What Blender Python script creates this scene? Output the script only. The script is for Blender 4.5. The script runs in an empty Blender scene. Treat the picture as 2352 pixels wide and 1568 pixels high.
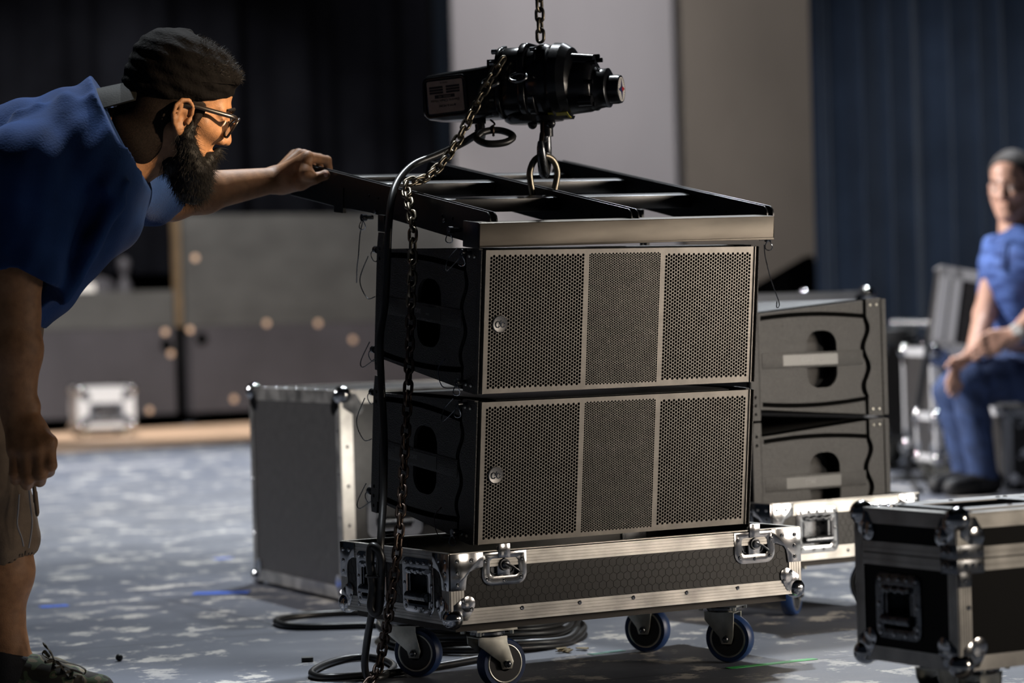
import bpy, bmesh, math, random
import numpy as np
from mathutils import Vector, Matrix
random.seed(7); rng = np.random.default_rng(7)
PI = math.pi
SC = bpy.context.scene
COL = SC.collection
# ------------------------------------------------------------------ camera
F, YH, RHO, H = 6349.7, 720.0, 0.0284, 0.7254      # focal length in px, horizon row, roll, lens height
cd = bpy.data.cameras.new('camera'); cam = bpy.data.objects.new('camera', cd); COL.objects.link(cam)
cd.sensor_width = 36.0; cd.lens = F / 2352 * 36
cd.shift_x = 0.00077; cd.shift_y = -0.0272
cam.matrix_world = Matrix.Translation((0, 0, H)) @ Matrix.Rotation(PI/2, 4, 'X') @ Matrix.Rotation(-RHO, 4, 'Z')
cd.dof.use_dof = True; cd.dof.focus_distance = 5.4; cd.dof.aperture_fstop = 3.0
cd.clip_end = 200
SC.camera = cam
# ------------------------------------------------------------------ world, exposure
w = bpy.data.worlds.new('world'); SC.world = w; w.use_nodes = True
w.node_tree.nodes['Background'].inputs[0].default_value = (0.55, 0.7, 1.0, 1)
w.node_tree.nodes['Background'].inputs[1].default_value = 0.010
vs = SC.view_settings; vs.view_transform = 'Standard'; vs.look = 'None'; vs.exposure = 0.0; vs.gamma = 1.0
vs.use_curve_mapping = False
# ------------------------------------------------------------------ stage lamps and added fill lights
def lamp(name, kind, loc, target, power, color, size=0.2, spot=None, blend=0.5, sizey=None):
    l = bpy.data.lights.new(name, kind); o = bpy.data.objects.new(name, l); COL.objects.link(o)
    o.location = loc; o.rotation_euler = (Vector(target) - Vector(loc)).to_track_quat('-Z', 'Y').to_euler()
    l.energy = power; l.color = color
    if kind == 'SPOT': l.spot_size = math.radians(spot); l.spot_blend = blend; l.shadow_soft_size = size
    if kind == 'AREA':
        l.size = size
        if sizey: l.shape = 'RECTANGLE'; l.size_y = sizey
    return o
lamp('overhead_back_spot', 'SPOT', (0.3, 10.6, 9.0), (0.1, 5.9, 0.3), 3000, (0.90, 0.96, 1.0), 0.12, 62, 0.6)
fw_ = lamp('front_warm_lamp', 'AREA', (3.30, 4.85, 0.80), (0.70, 6.05, 0.58), 6.6, (1.0, 0.86, 0.72), 0.7)
fw_.data.spread = math.radians(47)
lamp('case_edge_fill', 'SPOT', (2.9, 3.72, 1.2), (-0.42, 6.99, 0.36), 420, (1.0, 0.97, 0.9), 0.12, 4.0, 0.7)  # added narrow beam that makes the tall case's corner edge glow
fc_ = lamp('front_case_fill', 'AREA', (2.9, 3.3, 0.9), (0.98, 4.5, 0.26), 1.0, (1.0, 0.86, 0.70), 0.5)  # added fill for the foreground case
fc_.data.spread = math.radians(36)
lamp('warm_face_fill', 'SPOT', (2.6, 4.0, 2.3), (-0.58, 5.35, 1.12), 1800, (1.0, 0.74, 0.48), 0.1, 6.5, 0.8)  # narrow fill added to brighten the leaning person's face
lamp('front_right_spot', 'SPOT', (2.9, 2.2, 3.6), (1.0, 7.2, 0.4), 520, (1.0, 0.93, 0.84), 0.12, 23, 0.5)
sl_ = lamp('stack_side_lamp', 'AREA', (4.1, 5.75, 0.75), (0.75, 6.5, 0.35), 4.2, (1.0, 0.95, 0.85), 0.9)
sl_.data.spread = math.radians(50)
lamp('side_left_spot', 'SPOT', (-3.3, 9.7, 3.4), (2.0, 10.4, 0.75), 2600, (1.0, 0.96, 0.95), 0.15, 34, 0.5)
lamp('floor_wash_spot', 'SPOT', (-1.2, 15.4, 7.6), (-1.5, 13.0, 0.0), 7600, (0.93, 0.96, 1.0), 0.3, 58, 0.9)
lamp('left_case_fill', 'SPOT', (-5.0, 8.3, 3.0), (-0.62, 7.4, 0.28), 900, (1.0, 0.97, 0.98), 0.2, 15, 0.5)  # added beam that lifts the tall case's left face
lamp('overhead_left_fill', 'SPOT', (-0.9, 7.4, 6.8), (-0.84, 5.35, 1.02), 1900, (0.88, 0.94, 1.0), 0.12, 15, 0.6)  # extra beam added to strengthen light on the leaning shoulders
lamp('floor_wash_spot_right', 'SPOT', (2.2, 12.6, 6.5), (1.4, 8.4, 0.0), 1450, (0.88, 0.93, 1.0), 0.3, 50, 0.8)
lamp('back_wall_fill', 'SPOT', (-2.2, 13.0, 5.5), (-2.2, 19.5, 0.55), 4600, (1.0, 0.97, 0.94), 0.3, 36, 0.4)  # wash added so the back boards come out brighter
lamp('curtain_fill', 'SPOT', (2.6, 10.6, 6.0), (3.1, 15.2, 0.5), 1200, (0.9, 0.95, 1.0), 0.3, 38, 0.9)  # wash added to lift the dark curtain
lamp('screen_wash', 'SPOT', (0.5, 13.0, 6.5), (2.4, 23.0, 3.2), 4000, (1.0, 0.97, 0.99), 0.3, 56, 0.9)
# ------------------------------------------------------------------ photo-frame helper: pixel + distance -> point
_c, _s = math.cos(RHO), math.sin(RHO)
def ray(px, py):
    u, v = px - 1176, py - 784
    x = _c*u - _s*v; y = _s*u + _c*v
    return np.array([x/F, 1.0, -(y - (YH - 784))/F])
def at(px, py, Z): return np.array([0, 0, H]) + ray(px, py)*Z
def on_plane(px, py, P, n):
    d = ray(px, py); o = np.array([0, 0, H]); return o + d*((np.array(P) - o) @ n)/(d @ n)
def floor_at(px, py, z=0.0): return on_plane(px, py, (0, 0, z), np.array([0, 0, 1.0]))
def axes(yaw, tilt=0.0):
    R = np.array([math.cos(yaw), math.sin(yaw), 0]); L = np.array([-R[1], R[0], 0]); U = np.array([0, 0, 1.0])
    return R, L*math.cos(tilt) + U*math.sin(tilt), U*math.cos(tilt) - L*math.sin(tilt)
def mat4(O, fr):
    m = Matrix.Identity(4)
    for j in range(3):
        for i in range(3): m[i][j] = float(fr[j][i])
    for i in range(3): m[i][3] = float(O[i])
    return m
# ------------------------------------------------------------------ materials
def nodes(name):
    m = bpy.data.materials.new(name); m.use_nodes = True
    nt = m.node_tree; return m, nt, nt.nodes['Principled BSDF']
def mat(name, c, rough=0.5, metal=0.0, var=0.0, vscale=20.0, bump=0.0, bscale=200.0, spec=0.5, stretch=None, sheen=0.0, rvar=0.0, sss=0.0):
    m, nt, b = nodes(name)
    b.inputs['Base Color'].default_value = (*c, 1); b.inputs['Roughness'].default_value = rough
    b.inputs['Metallic'].default_value = metal; b.inputs['Specular IOR Level'].default_value = spec
    if sheen: b.inputs['Sheen Weight'].default_value = sheen
    if sss:
        b.inputs['Subsurface Weight'].default_value = sss; b.inputs['Subsurface Radius'].default_value = (0.01, 0.004, 0.002); b.inputs['Subsurface Scale'].default_value = 0.6
    tc = nt.nodes.new('ShaderNodeTexCoord')
    src = tc.outputs['Object']
    if stretch:
        mp = nt.nodes.new('ShaderNodeMapping'); mp.inputs['Scale'].default_value = stretch
        nt.links.new(src, mp.inputs[0]); src = mp.outputs[0]
    if var or rvar:
        n = nt.nodes.new('ShaderNodeTexNoise'); n.inputs['Scale'].default_value = vscale; n.inputs['Detail'].default_value = 5
        nt.links.new(src, n.inputs['Vector'])
        if var:
            r = nt.nodes.new('ShaderNodeValToRGB'); e = r.color_ramp.elements
            e[0].position = 0.3; e[1].position = 0.7
            e[0].color = (*[max(0, x*(1-var)) for x in c], 1); e[1].color = (*[min(1, x*(1+var)) for x in c], 1)
            nt.links.new(n.outputs['Fac'], r.inputs[0]); nt.links.new(r.outputs[0], b.inputs['Base Color'])
        if rvar:
            mr = nt.nodes.new('ShaderNodeMapRange'); mr.inputs['To Min'].default_value = max(.03, rough-rvar); mr.inputs['To Max'].default_value = min(1, rough+rvar)
            nt.links.new(n.outputs['Fac'], mr.inputs['Value']); nt.links.new(mr.outputs[0], b.inputs['Roughness'])
    if bump:
        n2 = nt.nodes.new('ShaderNodeTexNoise'); n2.inputs['Scale'].default_value = bscale; n2.inputs['Detail'].default_value = 3
        nt.links.new(src, n2.inputs['Vector'])
        bp = nt.nodes.new('ShaderNodeBump'); bp.inputs['Strength'].default_value = bump; bp.inputs['Distance'].default_value = 0.002
        nt.links.new(n2.outputs['Fac'], bp.inputs['Height']); nt.links.new(bp.outputs[0], b.inputs['Normal'])
    return m
M = {}
M['alu'] = mat('worn_aluminium', (.42, .405, .38), .38, 1, .3, 14, rvar=.14)
M['steel'] = mat('polished_steel', (.45, .45, .46), .14, 1, .25, 30, rvar=.06)
M['zinc'] = mat('zinc_plated_steel', (.52, .51, .45), .36, 1, .25, 40, rvar=.12)
M['dsteel'] = mat('dark_steel', (.16, .165, .175), .28, 1, .3, 40, rvar=.1)
M['bare'] = mat('brushed_bare_bar', (.085, .076, .065), .48, 1, .5, 11, bump=.15, bscale=60, stretch=(.35, 1, 1.2), rvar=.12)
M['blk'] = mat('black_coated_steel', (.008, .0085, .010), .34, 0, .3, 30, bump=.05, bscale=300)
M['tex'] = mat('black_textured_paint', (.020, .019, .018), .46, 0, .35, 160, bump=.8, bscale=420)
M['mesh'] = mat('grille_paint', (.21, .195, .175), .42, .45, .15, 30, bump=.12, bscale=600)
M['cav'] = mat('black_foam_and_shade', (.003, .003, .003), 1.0, 0, spec=0.0)  # foam; also a black painted in for shade in gaps
M['panel'] = mat('black_laminate', (.030, .028, .027), .42, 0, .25, 40, bump=.1, bscale=400)
M['hex'] = mat('black_hex_laminate', (.013, .012, .011), .44, 0, .2, 40, spec=.3, bump=.1, bscale=500)
M['wood'] = mat('dark_plywood_edge', (.022, .016, .012), .7, 0, .5, 8, stretch=(2, 40, 120))
M['blue'] = mat('blue_rubber', (.012, .035, .115), .42, 0, .2, 30)
M['rub'] = mat('black_rubber', (.012, .012, .012), .55, 0)
M['core'] = mat('wheel_core', (.02, .02, .022), .4, 0)
M['chain'] = mat('oiled_chain_steel', (.20, .17, .125), .34, 1, .35, 60, rvar=.12)
M['rust'] = mat('rusty_chain_steel', (.075, .055, .045), .45, 1, .4, 60, rvar=.12)
M['shackle'] = mat('galvanised_shackle', (.24, .21, .16), .36, 1, .35, 40, rvar=.1)
M['hoist'] = mat('black_hoist_enamel', (.008, .0085, .010), .24, 0, .3, 40, bump=.12, bscale=120)
M['cable'] = mat('black_cable_jacket', (.016, .016, .016), .36, 0)
M['plate'] = mat('nameplate_tan', (.46, .35, .28), .5, 0, .15, 40)
M['ink'] = mat('dark_ink', (.02, .018, .018), .5)
M['yel'] = mat('yellow_sticker', (.30, .27, .02), .5, 0, .2, 60)
M['white'] = mat('white_enamel', (.62, .60, .57), .4)
M['red'] = mat('red_print', (.40, .02, .025), .45)
M['navy'] = mat('navy_print', (.02, .025, .10), .45)
M['grey'] = mat('grey_print', (.20, .20, .20), .5)
M['lcase'] = mat('grey_laminate', (.13, .125, .13), .5, 0, .15, 30)
M['dtan'] = mat('worn_wood_edge', (.10, .066, .034), .7, 0, .3, 4)
M['pale'] = mat('lit_pale_metal', (.55, .55, .56), .45, .2)  # metal lightened in colour to look lit; also a whitish case panel
M['dark'] = mat('deep_black_laminate', (.005, .005, .005), .6, spec=.15)
M['lbl'] = mat('light_label', (.045, .043, .040), .4)
M['badge'] = mat('grey_badge', (.24, .235, .23), .42, .6)
M['skin'] = mat('tan_skin', (.29, .142, .066), .55, 0, .2, 60, bump=.3, bscale=420, sss=.06, spec=.35)
M['skin2'] = mat('fair_skin', (.52, .30, .22), .45, 0, .12, 30, sss=.08)
M['hair'] = mat('black_hair', (.0045, .004, .0038), .6, 0, .3, 80, spec=.25)
M['hair2'] = mat('short_grey_brown_hair', (.055, .048, .044), .7, 0, .4, 300)
M['stub'] = mat('shaved_hair', (.011, .0075, .006), .7, 0, .5, 420, spec=.1)
M['tee'] = mat('navy_cotton', (.014, .036, .112), .9, 0, .3, 9, bump=.5, bscale=240, spec=.04, sheen=.06)
M['capm'] = mat('black_cap_cloth', (.0034, .003, .003), .85, 0, .3, 70, bump=.9, bscale=180, spec=.06)
M['brim'] = mat('grey_brim_cloth', (.011, .0117, .0113), .7, 0, .1, 60, bump=.2, bscale=300, spec=.1)
M['khaki'] = mat('khaki_canvas', (.15, .105, .07), .9, 0, .2, 30, bump=.35, bscale=300)
M['sock'] = mat('black_sock', (.012, .012, .015), .9, bump=.4, bscale=300)
M['sole'] = mat('dark_rubber_sole', (.03, .03, .028), .7)
M['lace'] = mat('dark_olive_lace', (.05, .043, .03), .8)
M['frame'] = mat('black_acetate', (.012, .009, .008), .28)
M['eye'] = mat('eye_white', (.6, .57, .53), .25)
M['jean'] = mat('blue_denim', (.030, .055, .14), .8, 0, .35, 26, bump=.3, bscale=300)
M['cuff'] = mat('bright_watch_steel', (.75, .76, .76), .2, 1)
M['drape'] = mat('black_velour', (.0036, .0038, .0050), .95, 0, spec=0.0, var=.3, vscale=2, bump=.3, bscale=90)
M['curt'] = mat('blue_velour', (.028, .040, .066), .9, 0, .2, 3, sheen=.3, spec=.05)
M['wallw'] = mat('off_white_plaster', (.31, .295, .30), .8, 0, .08, 1.2, stretch=(1, 1, .3))
M['wallr'] = mat('grey_plaster_return', (.42, .405, .42), .8, 0, .08, 1.2)
M['wallb'] = mat('beige_plaster', (.26, .225, .185), .85, 0, .1, .8)
M['flat'] = mat('grey_scenery_board', (.046, .046, .0445), .7, 0, .22, 3.0, stretch=(1, 1, 2))
M['flat2'] = mat('purple_grey_board', (.035, .0325, .038), .7, 0, .2, 2.5)
M['tan'] = mat('pale_wood_edge', (.60, .41, .28), .6, 0, .2, 3)
M['gtape'] = mat('green_tape', (.05, .42, .10), .5, 0, .1, 30)
M['ttape'] = mat('pale_teal_tape', (.22, .50, .42), .5, 0, .3, 60)
M['btape'] = mat('blue_tape', (.05, .13, .55), .5, 0, .2, 60)
M['leaf'] = mat('dry_scrap', (.23, .17, .08), .8, 0, .4, 60)
M['vinyl'] = mat('matte_black_box', (.012, .012, .013), .6)
M['bluep'] = mat('blue_plastic', (.01, .10, .42), .4)
m, nt, b = nodes('clear_lens'); b.inputs['Base Color'].default_value = (1, 1, 1, 1); b.inputs['Roughness'].default_value = .02
b.inputs['Transmission Weight'].default_value = 1.0; b.inputs['IOR'].default_value = 1.2; M['lens'] = m
# camouflage cloth
m, nt, b = nodes('camouflage_canvas'); tc = nt.nodes.new('ShaderNodeTexCoord'); n = nt.nodes.new('ShaderNodeTexNoise')
n.inputs['Scale'].default_value = 34; n.inputs['Detail'].default_value = 1
r = nt.nodes.new('ShaderNodeValToRGB'); r.color_ramp.interpolation = 'CONSTANT'; e = r.color_ramp.elements
e[0].position = 0; e[0].color = (.02, .018, .014, 1); e[1].position = .45; e[1].color = (.06, .085, .045, 1)
x = e.new(.53); x.color = (.16, .13, .085, 1); x = e.new(.6); x.color = (.035, .03, .022, 1)
nt.links.new(tc.outputs['Object'], n.inputs['Vector']); nt.links.new(n.outputs['Fac'], r.inputs[0]); nt.links.new(r.outputs[0], b.inputs['Base Color'])
b.inputs['Roughness'].default_value = .85; M['camo'] = m
# blue tie-striped shirt of the seated person
m, nt, b = nodes('mottled_blue_shirt'); tc = nt.nodes.new('ShaderNodeTexCoord'); mp = nt.nodes.new('ShaderNodeMapping')
mp.inputs['Scale'].default_value = (1.2, 1.2, 5); n = nt.nodes.new('ShaderNodeTexNoise'); n.inputs['Scale'].default_value = 9; n.inputs['Detail'].default_value = 4
r = nt.nodes.new('ShaderNodeValToRGB'); e = r.color_ramp.elements
e[0].position = .38; e[0].color = (.018, .045, .17, 1); e[1].position = .66; e[1].color = (.09, .17, .47, 1)
nt.links.new(tc.outputs['Object'], mp.inputs[0]); nt.links.new(mp.outputs[0], n.inputs['Vector']); nt.links.new(n.outputs['Fac'], r.inputs[0]); nt.links.new(r.outputs[0], b.inputs['Base Color'])
b.inputs['Roughness'].default_value = .8; M['shirt2'] = m
# stage floor: grey paint with pale scuffs, dark scratches and board seams
def floor_material():
    m, nt, b = nodes('scuffed_grey_stage_paint'); L = nt.links
    tc = nt.nodes.new('ShaderNodeTexCoord')
    def mapped(scale, rot=0):
        mp = nt.nodes.new('ShaderNodeMapping'); mp.inputs['Scale'].default_value = scale; mp.inputs['Rotation'].default_value = (0, 0, rot)
        L.new(tc.outputs['Object'], mp.inputs[0]); return mp.outputs[0]
    def noise(vec, s, d=4, rgh=.55):
        n = nt.nodes.new('ShaderNodeTexNoise'); n.inputs['Scale'].default_value = s; n.inputs['Detail'].default_value = d; n.inputs['Roughness'].default_value = rgh
        L.new(vec, n.inputs['Vector']); return n.outputs['Fac']
    def ramp(f, a, b_, ca, cb):
        r = nt.nodes.new('ShaderNodeValToRGB'); e = r.color_ramp.elements; e[0].position = a; e[1].position = b_; e[0].color = (*ca, 1); e[1].color = (*cb, 1)
        L.new(f, r.inputs[0]); return r.outputs[0]
    def mix(f, a, c):
        x = nt.nodes.new('ShaderNodeMix'); x.data_type = 'RGBA'; L.new(f, x.inputs['Factor']); L.new(a, x.inputs['A'])
        if isinstance(c, tuple): x.inputs['B'].default_value = (*c, 1)
        else: L.new(c, x.inputs['B'])
        return x.outputs['Result']
    base = ramp(noise(mapped((1, 1, 1)), 2.2, 6), .3, .72, (.078, .086, .110), (.130, .140, .170))
    sc = ramp(noise(mapped((7.2, 5.8, 1), -.5), 1.1, 6, .70), .545, .60, (0, 0, 0), (1, 1, 1))
    msk = ramp(noise(mapped((1, 1, 1)), 1.3, 3), .33, .50, (0, 0, 0), (1, 1, 1))
    mm = nt.nodes.new('ShaderNodeMath'); mm.operation = 'MULTIPLY'; L.new(sc, mm.inputs[0]); L.new(msk, mm.inputs[1])
    c1 = mix(mm.outputs[0], base, (.50, .475, .44))
    dk = ramp(noise(mapped((9, 3, 1), .35), 3.1, 6, .7), .66, .72, (0, 0, 0), (.75, .75, .75))
    c2 = mix(dk, c1, (.05, .05, .055))
    br = nt.nodes.new('ShaderNodeTexBrick'); br.inputs['Color1'].default_value = (1, 1, 1, 1); br.inputs['Color2'].default_value = (1, 1, 1, 1); br.inputs['Mortar'].default_value = (0, 0, 0, 1)
    br.inputs['Scale'].default_value = 1.0; br.inputs['Mortar Size'].default_value = .0022; br.inputs['Brick Width'].default_value = 2.4; br.inputs['Row Height'].default_value = 1.2
    L.new(mapped((1, 1, 1), -.46), br.inputs['Vector'])
    inv = nt.nodes.new('ShaderNodeMath'); inv.operation = 'SUBTRACT'; inv.inputs[0].default_value = 1; L.new(br.outputs['Color'], inv.inputs[1])
    L.new(mix(inv.outputs[0], c2, (.015, .015, .016)), b.inputs['Base Color'])
    rr = nt.nodes.new('ShaderNodeMapRange'); rr.inputs['To Min'].default_value = .30; rr.inputs['To Max'].default_value = .62
    L.new(noise(mapped((1, 1, 1)), 3.5, 5), rr.inputs['Value']); L.new(rr.outputs[0], b.inputs['Roughness'])
    bp = nt.nodes.new('ShaderNodeBump'); bp.inputs['Strength'].default_value = .25; bp.inputs['Distance'].default_value = .003
    L.new(noise(mapped((10, 24, 1), -.5), 6, 6, .7), bp.inputs['Height']); L.new(bp.outputs[0], b.inputs['Normal'])
    return m
M['floor'] = floor_material()
# ------------------------------------------------------------------ mesh building
def tag(o, label=None, cat=None, group=None, kind=None):
    if label: o['label'] = label
    if cat: o['category'] = cat
    if group: o['group'] = group
    if kind: o['kind'] = kind
    return o
def thing(name, label, cat, mw=None, group=None):
    o = bpy.data.objects.new(name, None); COL.objects.link(o); o.empty_display_size = .05
    if mw is not None: o.matrix_world = mw
    return tag(o, label, cat, group)
def link_mesh(name, me, m, parent=None, sharp=35):
    if m is not None and not me.materials: me.materials.append(m)
    o = bpy.data.objects.new(name, me); COL.objects.link(o)
    if parent is not None: o.parent = parent
    return o
def inst(name, src, parent, mw):
    o = bpy.data.objects.new(name, src.data if hasattr(src, 'data') else src); COL.objects.link(o); o.parent = parent; o.matrix_local = mw; return o
def basis(d):
    d = Vector(d).normalized(); a = Vector((0, 0, 1)) if abs(d.z) < .9 else Vector((1, 0, 0))
    u = d.cross(a).normalized(); return u, d.cross(u).normalized(), d
class MB:
    def __init__(s): s.bm = bmesh.new(); s.X = Matrix.Identity(4)
    def v(s, p): return s.bm.verts.new(s.X @ Vector([float(q) for q in p]))
    def f(s, vs):
        try: return s.bm.faces.new(vs)
        except ValueError: return None
    def box(s, x0, x1, y0, y1, z0, z1):
        V = [s.v((x, y, z)) for x in (x0, x1) for y in (y0, y1) for z in (z0, z1)]
        for q in ((0, 1, 3, 2), (4, 6, 7, 5), (0, 4, 5, 1), (2, 3, 7, 6), (0, 2, 6, 4), (1, 5, 7, 3)): s.f([V[i] for i in q])
        return s
    def rings(s, rs, cap=True, closed=False):
        R = [[s.v(p) for p in r] for r in rs]; n = len(R[0])
        rng_ = range(len(R)) if closed else range(len(R)-1)
        for i in rng_:
            a, b = R[i], R[(i+1) % len(R)]
            for j in range(n): s.f((a[j], a[(j+1) % n], b[(j+1) % n], b[j]))
        if cap and not closed: s.f(R[0][::-1]); s.f(R[-1])
        return s
    def lathe(s, prof, o, d, n=24, cap=True):      # prof: (distance along d, radius)
        u, w_, d = basis(d); o = Vector(o)
        return s.rings([[o + d*h + (u*math.cos(2*PI*k/n) + w_*math.sin(2*PI*k/n))*r for k in range(n)] for h, r in prof], cap)
    def cyl(s, p, q, r, r2=None, n=16):
        p, q = Vector(p), Vector(q); return s.lathe([(0, r), ((q-p).length, r if r2 is None else r2)], p, q-p, n)
    def tube(s, pts, r, n=8, closed=False, flat=None):
        P = [Vector([float(c) for c in p]) for p in pts]; N = len(P); rs = []; u = None
        for i in range(N):
            a = P[(i-1) % N] if (closed or i) else P[0]; c = P[(i+1) % N] if (closed or i < N-1) else P[-1]
            t = (c-a).normalized()
            if u is None: u = basis(t)[0]
            u = (u - t*u.dot(t)); u = u.normalized() if u.length > 1e-6 else basis(t)[0]
            w_ = t.cross(u); ri = r[i] if hasattr(r, '__len__') else r
            fl_ = flat or 1
            rs.append([P[i] + u*math.cos(2*PI*k/n)*ri + w_*math.sin(2*PI*k/n)*ri*fl_ for k in range(n)])
        return s.rings(rs, True, closed)
    def prism(s, poly, ax, a, b):
        def P(p, t): return {'x': (t, p[0], p[1]), 'y': (p[0], t, p[1]), 'z': (p[0], p[1], t)}[ax]
        return s.rings([[P(p, a) for p in poly], [P(p, b) for p in poly]])
    def holed(s, outer, holes, ax, a, b):          # plate with openings
        def P(p, t): return {'x': (t, p[0], p[1]), 'y': (p[0], t, p[1]), 'z': (p[0], p[1], t)}[ax]
        for t in (a, b):
            es = []
            for lp in [outer]+holes:
                V = [s.v(P(p, t)) for p in lp]
                es += [s.bm.edges.new((V[i], V[(i+1) % len(V)])) for i in range(len(V))]
            bmesh.ops.triangle_fill(s.bm, edges=es, use_beauty=True)
        for lp in [outer]+holes: s.rings([[P(p, a) for p in lp], [P(p, b) for p in lp]], cap=False)
        return s
    def sph(s, c, r, n=12, sc=(1, 1, 1), X=None):
        m4 = Matrix.Translation(Vector([float(q) for q in c])) @ (X or Matrix.Identity(4)) @ Matrix.Diagonal((*[r*k for k in sc], 1))
        bmesh.ops.create_uvsphere(s.bm, u_segments=n*2, v_segments=n, radius=1, matrix=s.X @ m4); return s
    def add(s, me, mw):
        t = bmesh.new(); t.from_mesh(me); t.transform(s.X @ mw); tmp = bpy.data.meshes.new('t'); t.to_mesh(tmp); t.free()
        s.bm.from_mesh(tmp); bpy.data.meshes.remove(tmp); return s
    def done(s, name, m, parent=None, sharp=35, bev=0, seg=2):
        bm = s.bm
        bmesh.ops.remove_doubles(bm, verts=bm.verts, dist=1e-6)
        bmesh.ops.recalc_face_normals(bm, faces=bm.faces)
        if bev:
            es = [e for e in bm.edges if len(e.link_faces) == 2 and e.calc_face_angle(0) > math.radians(40)]
            bmesh.ops.bevel(bm, geom=es, offset=bev, offset_type='OFFSET', segments=seg, affect='EDGES', profile=.5, clamp_overlap=True)
        lim = math.radians(sharp)
        for f_ in bm.faces: f_.smooth = True
        for e in bm.edges: e.smooth = len(e.link_faces) == 2 and e.calc_face_angle(0) < lim
        me = bpy.data.meshes.new(name); bm.to_mesh(me); bm.free()
        return link_mesh(name, me, m, parent)
def rrect(x0, x1, y0, y1, r, n=5, corners=(1, 1, 1, 1)):   # corner order: x1y0, x1y1, x0y1, x0y0
    out = []
    for (cx, cy, a0, on, px, py) in ((x1-r, y0+r, -90, corners[0], x1, y0), (x1-r, y1-r, 0, corners[1], x1, y1), (x0+r, y1-r, 90, corners[2], x0, y1), (x0+r, y0+r, 180, corners[3], x0, y0)):
        if on: out += [(cx+r*math.cos(math.radians(a0+90*k/n)), cy+r*math.sin(math.radians(a0+90*k/n))) for k in range(n+1)]
        else: out.append((px, py))
    return out
def circ(cx, cy, r, n=16, ry=None): return [(cx+r*math.cos(2*PI*k/n), cy+(ry or r)*math.sin(2*PI*k/n)) for k in range(n)]
def spline(pts, n=8, closed=False):
    P = [np.array(p, float) for p in pts]; N = len(P); out = []
    for i in range(N if closed else N-1):
        g = lambda k: P[k % N] if closed else P[min(max(k, 0), N-1)]
        p0, p1, p2, p3 = g(i-1), g(i), g(i+1), g(i+2)
        for k in range(n):
            t = k/n; out.append(.5*((2*p1)+(-p0+p2)*t+(2*p0-5*p1+4*p2-p3)*t*t+(-p0+3*p1-3*p2+p3)*t**3))
    if not closed: out.append(P[-1])
    return out
def text_mesh(body, size, depth=.0004):
    c = bpy.data.curves.new('t', 'FONT'); c.body = body; c.size = size; c.extrude = depth; c.align_x = 'CENTER'; c.align_y = 'CENTER'
    o = bpy.data.objects.new('t', c); COL.objects.link(o); dg = bpy.context.evaluated_depsgraph_get()
    me = bpy.data.meshes.new_from_object(o.evaluated_get(dg)); bpy.data.objects.remove(o); bpy.data.curves.remove(c); me.materials.clear(); return me
def copy_tree(o, parent=None):
    c = o.copy(); COL.objects.link(c)
    if parent is not None: c.parent = parent
    for ch in o.children: copy_tree(ch, c)
    return c
TX = lambda x, y, z: Matrix.Translation((x, y, z))
RX, RY, RZ = (lambda a: Matrix.Rotation(a, 4, 'X')), (lambda a: Matrix.Rotation(a, 4, 'Y')), (lambda a: Matrix.Rotation(a, 4, 'Z'))
# face frames of a box-shaped thing: local (u along the face, v up, n outwards)
def face(which, W, D):
    return {'front': mat4((0, 0, 0), ((1, 0, 0), (0, 0, 1), (0, -1, 0))), 'left': mat4((0, D, 0), ((0, -1, 0), (0, 0, 1), (-1, 0, 0))),
            'right': mat4((W, 0, 0), ((0, 1, 0), (0, 0, 1), (1, 0, 0))), 'back': mat4((W, D, 0), ((-1, 0, 0), (0, 0, 1), (0, 1, 0)))}[which]
# ================================================================== flight-case hardware
rv = MB(); rv.lathe([(0, .0042), (.0012, .0042), (.002, .0032), (.0021, .0016), (.0008, .0014)], (0, 0, 0), (0, 0, 1), 12)
RIVET = rv.done('rivet', M['steel']); RIV = RIVET.data; bpy.data.objects.remove(RIVET)
def rivets(parent, X, pts, n=0.0):
    for u, v in pts: inst('rivet', RIV, parent, X @ TX(u, v, n))
def grooved(v0, v1, t, n):
    if n <= 0: return [(v0, -.001), (v1, -.001), (v1, t), (v0, t)]
    out = [(v0, -.001), (v1, -.001), (v1, t)]; w_ = (v1-v0)/(n+.0); g = w_*.16
    for k in range(n-1, 0, -1):
        c = v0+w_*k; out += [(c+g, t), (c+g*.6, t-.0009), (c-g*.6, t-.0009), (c-g, t)]
    return out+[(v0, t)]
def slab_u(b, X, u0, u1, v0, v1, t=.0016, n=5): b.X = X; b.prism(grooved(v0, v1, t, n), 'x', u0, u1)
def slab_v(b, X, u0, u1, v0, v1, t=.0016, n=5): b.X = X; b.prism(grooved(u0, u1, t, n), 'y', v0, v1)
def hex_tiles(b, X, u0, u1, v0, v1, holes, p=.0165, n=.0006):
    b.X = X; r = p/math.sqrt(3)*.93; j = 0; v = v0+r
    while v < v1-r*.6:
        u = u0+p*.5+(p/2 if j % 2 else 0)
        while u < u1-p*.4:
            if not any(a-r < u < c+r and e-r < v < g+r for a, c, e, g in holes):
                P = [(u+r*math.cos(PI/6+k*PI/3), v+r*math.sin(PI/6+k*PI/3)) for k in range(6)]
                o = [b.v((x, y, 0)) for x, y in P]; i = [b.v((u+(x-u)*.95, v+(y-v)*.95, n)) for x, y in P]
                for k in range(6): b.f((o[k], o[(k+1) % 6], i[(k+1) % 6], i[k]))
                b.f(i)
            u += p
        v += p*math.sqrt(3)/2; j += 1
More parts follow.
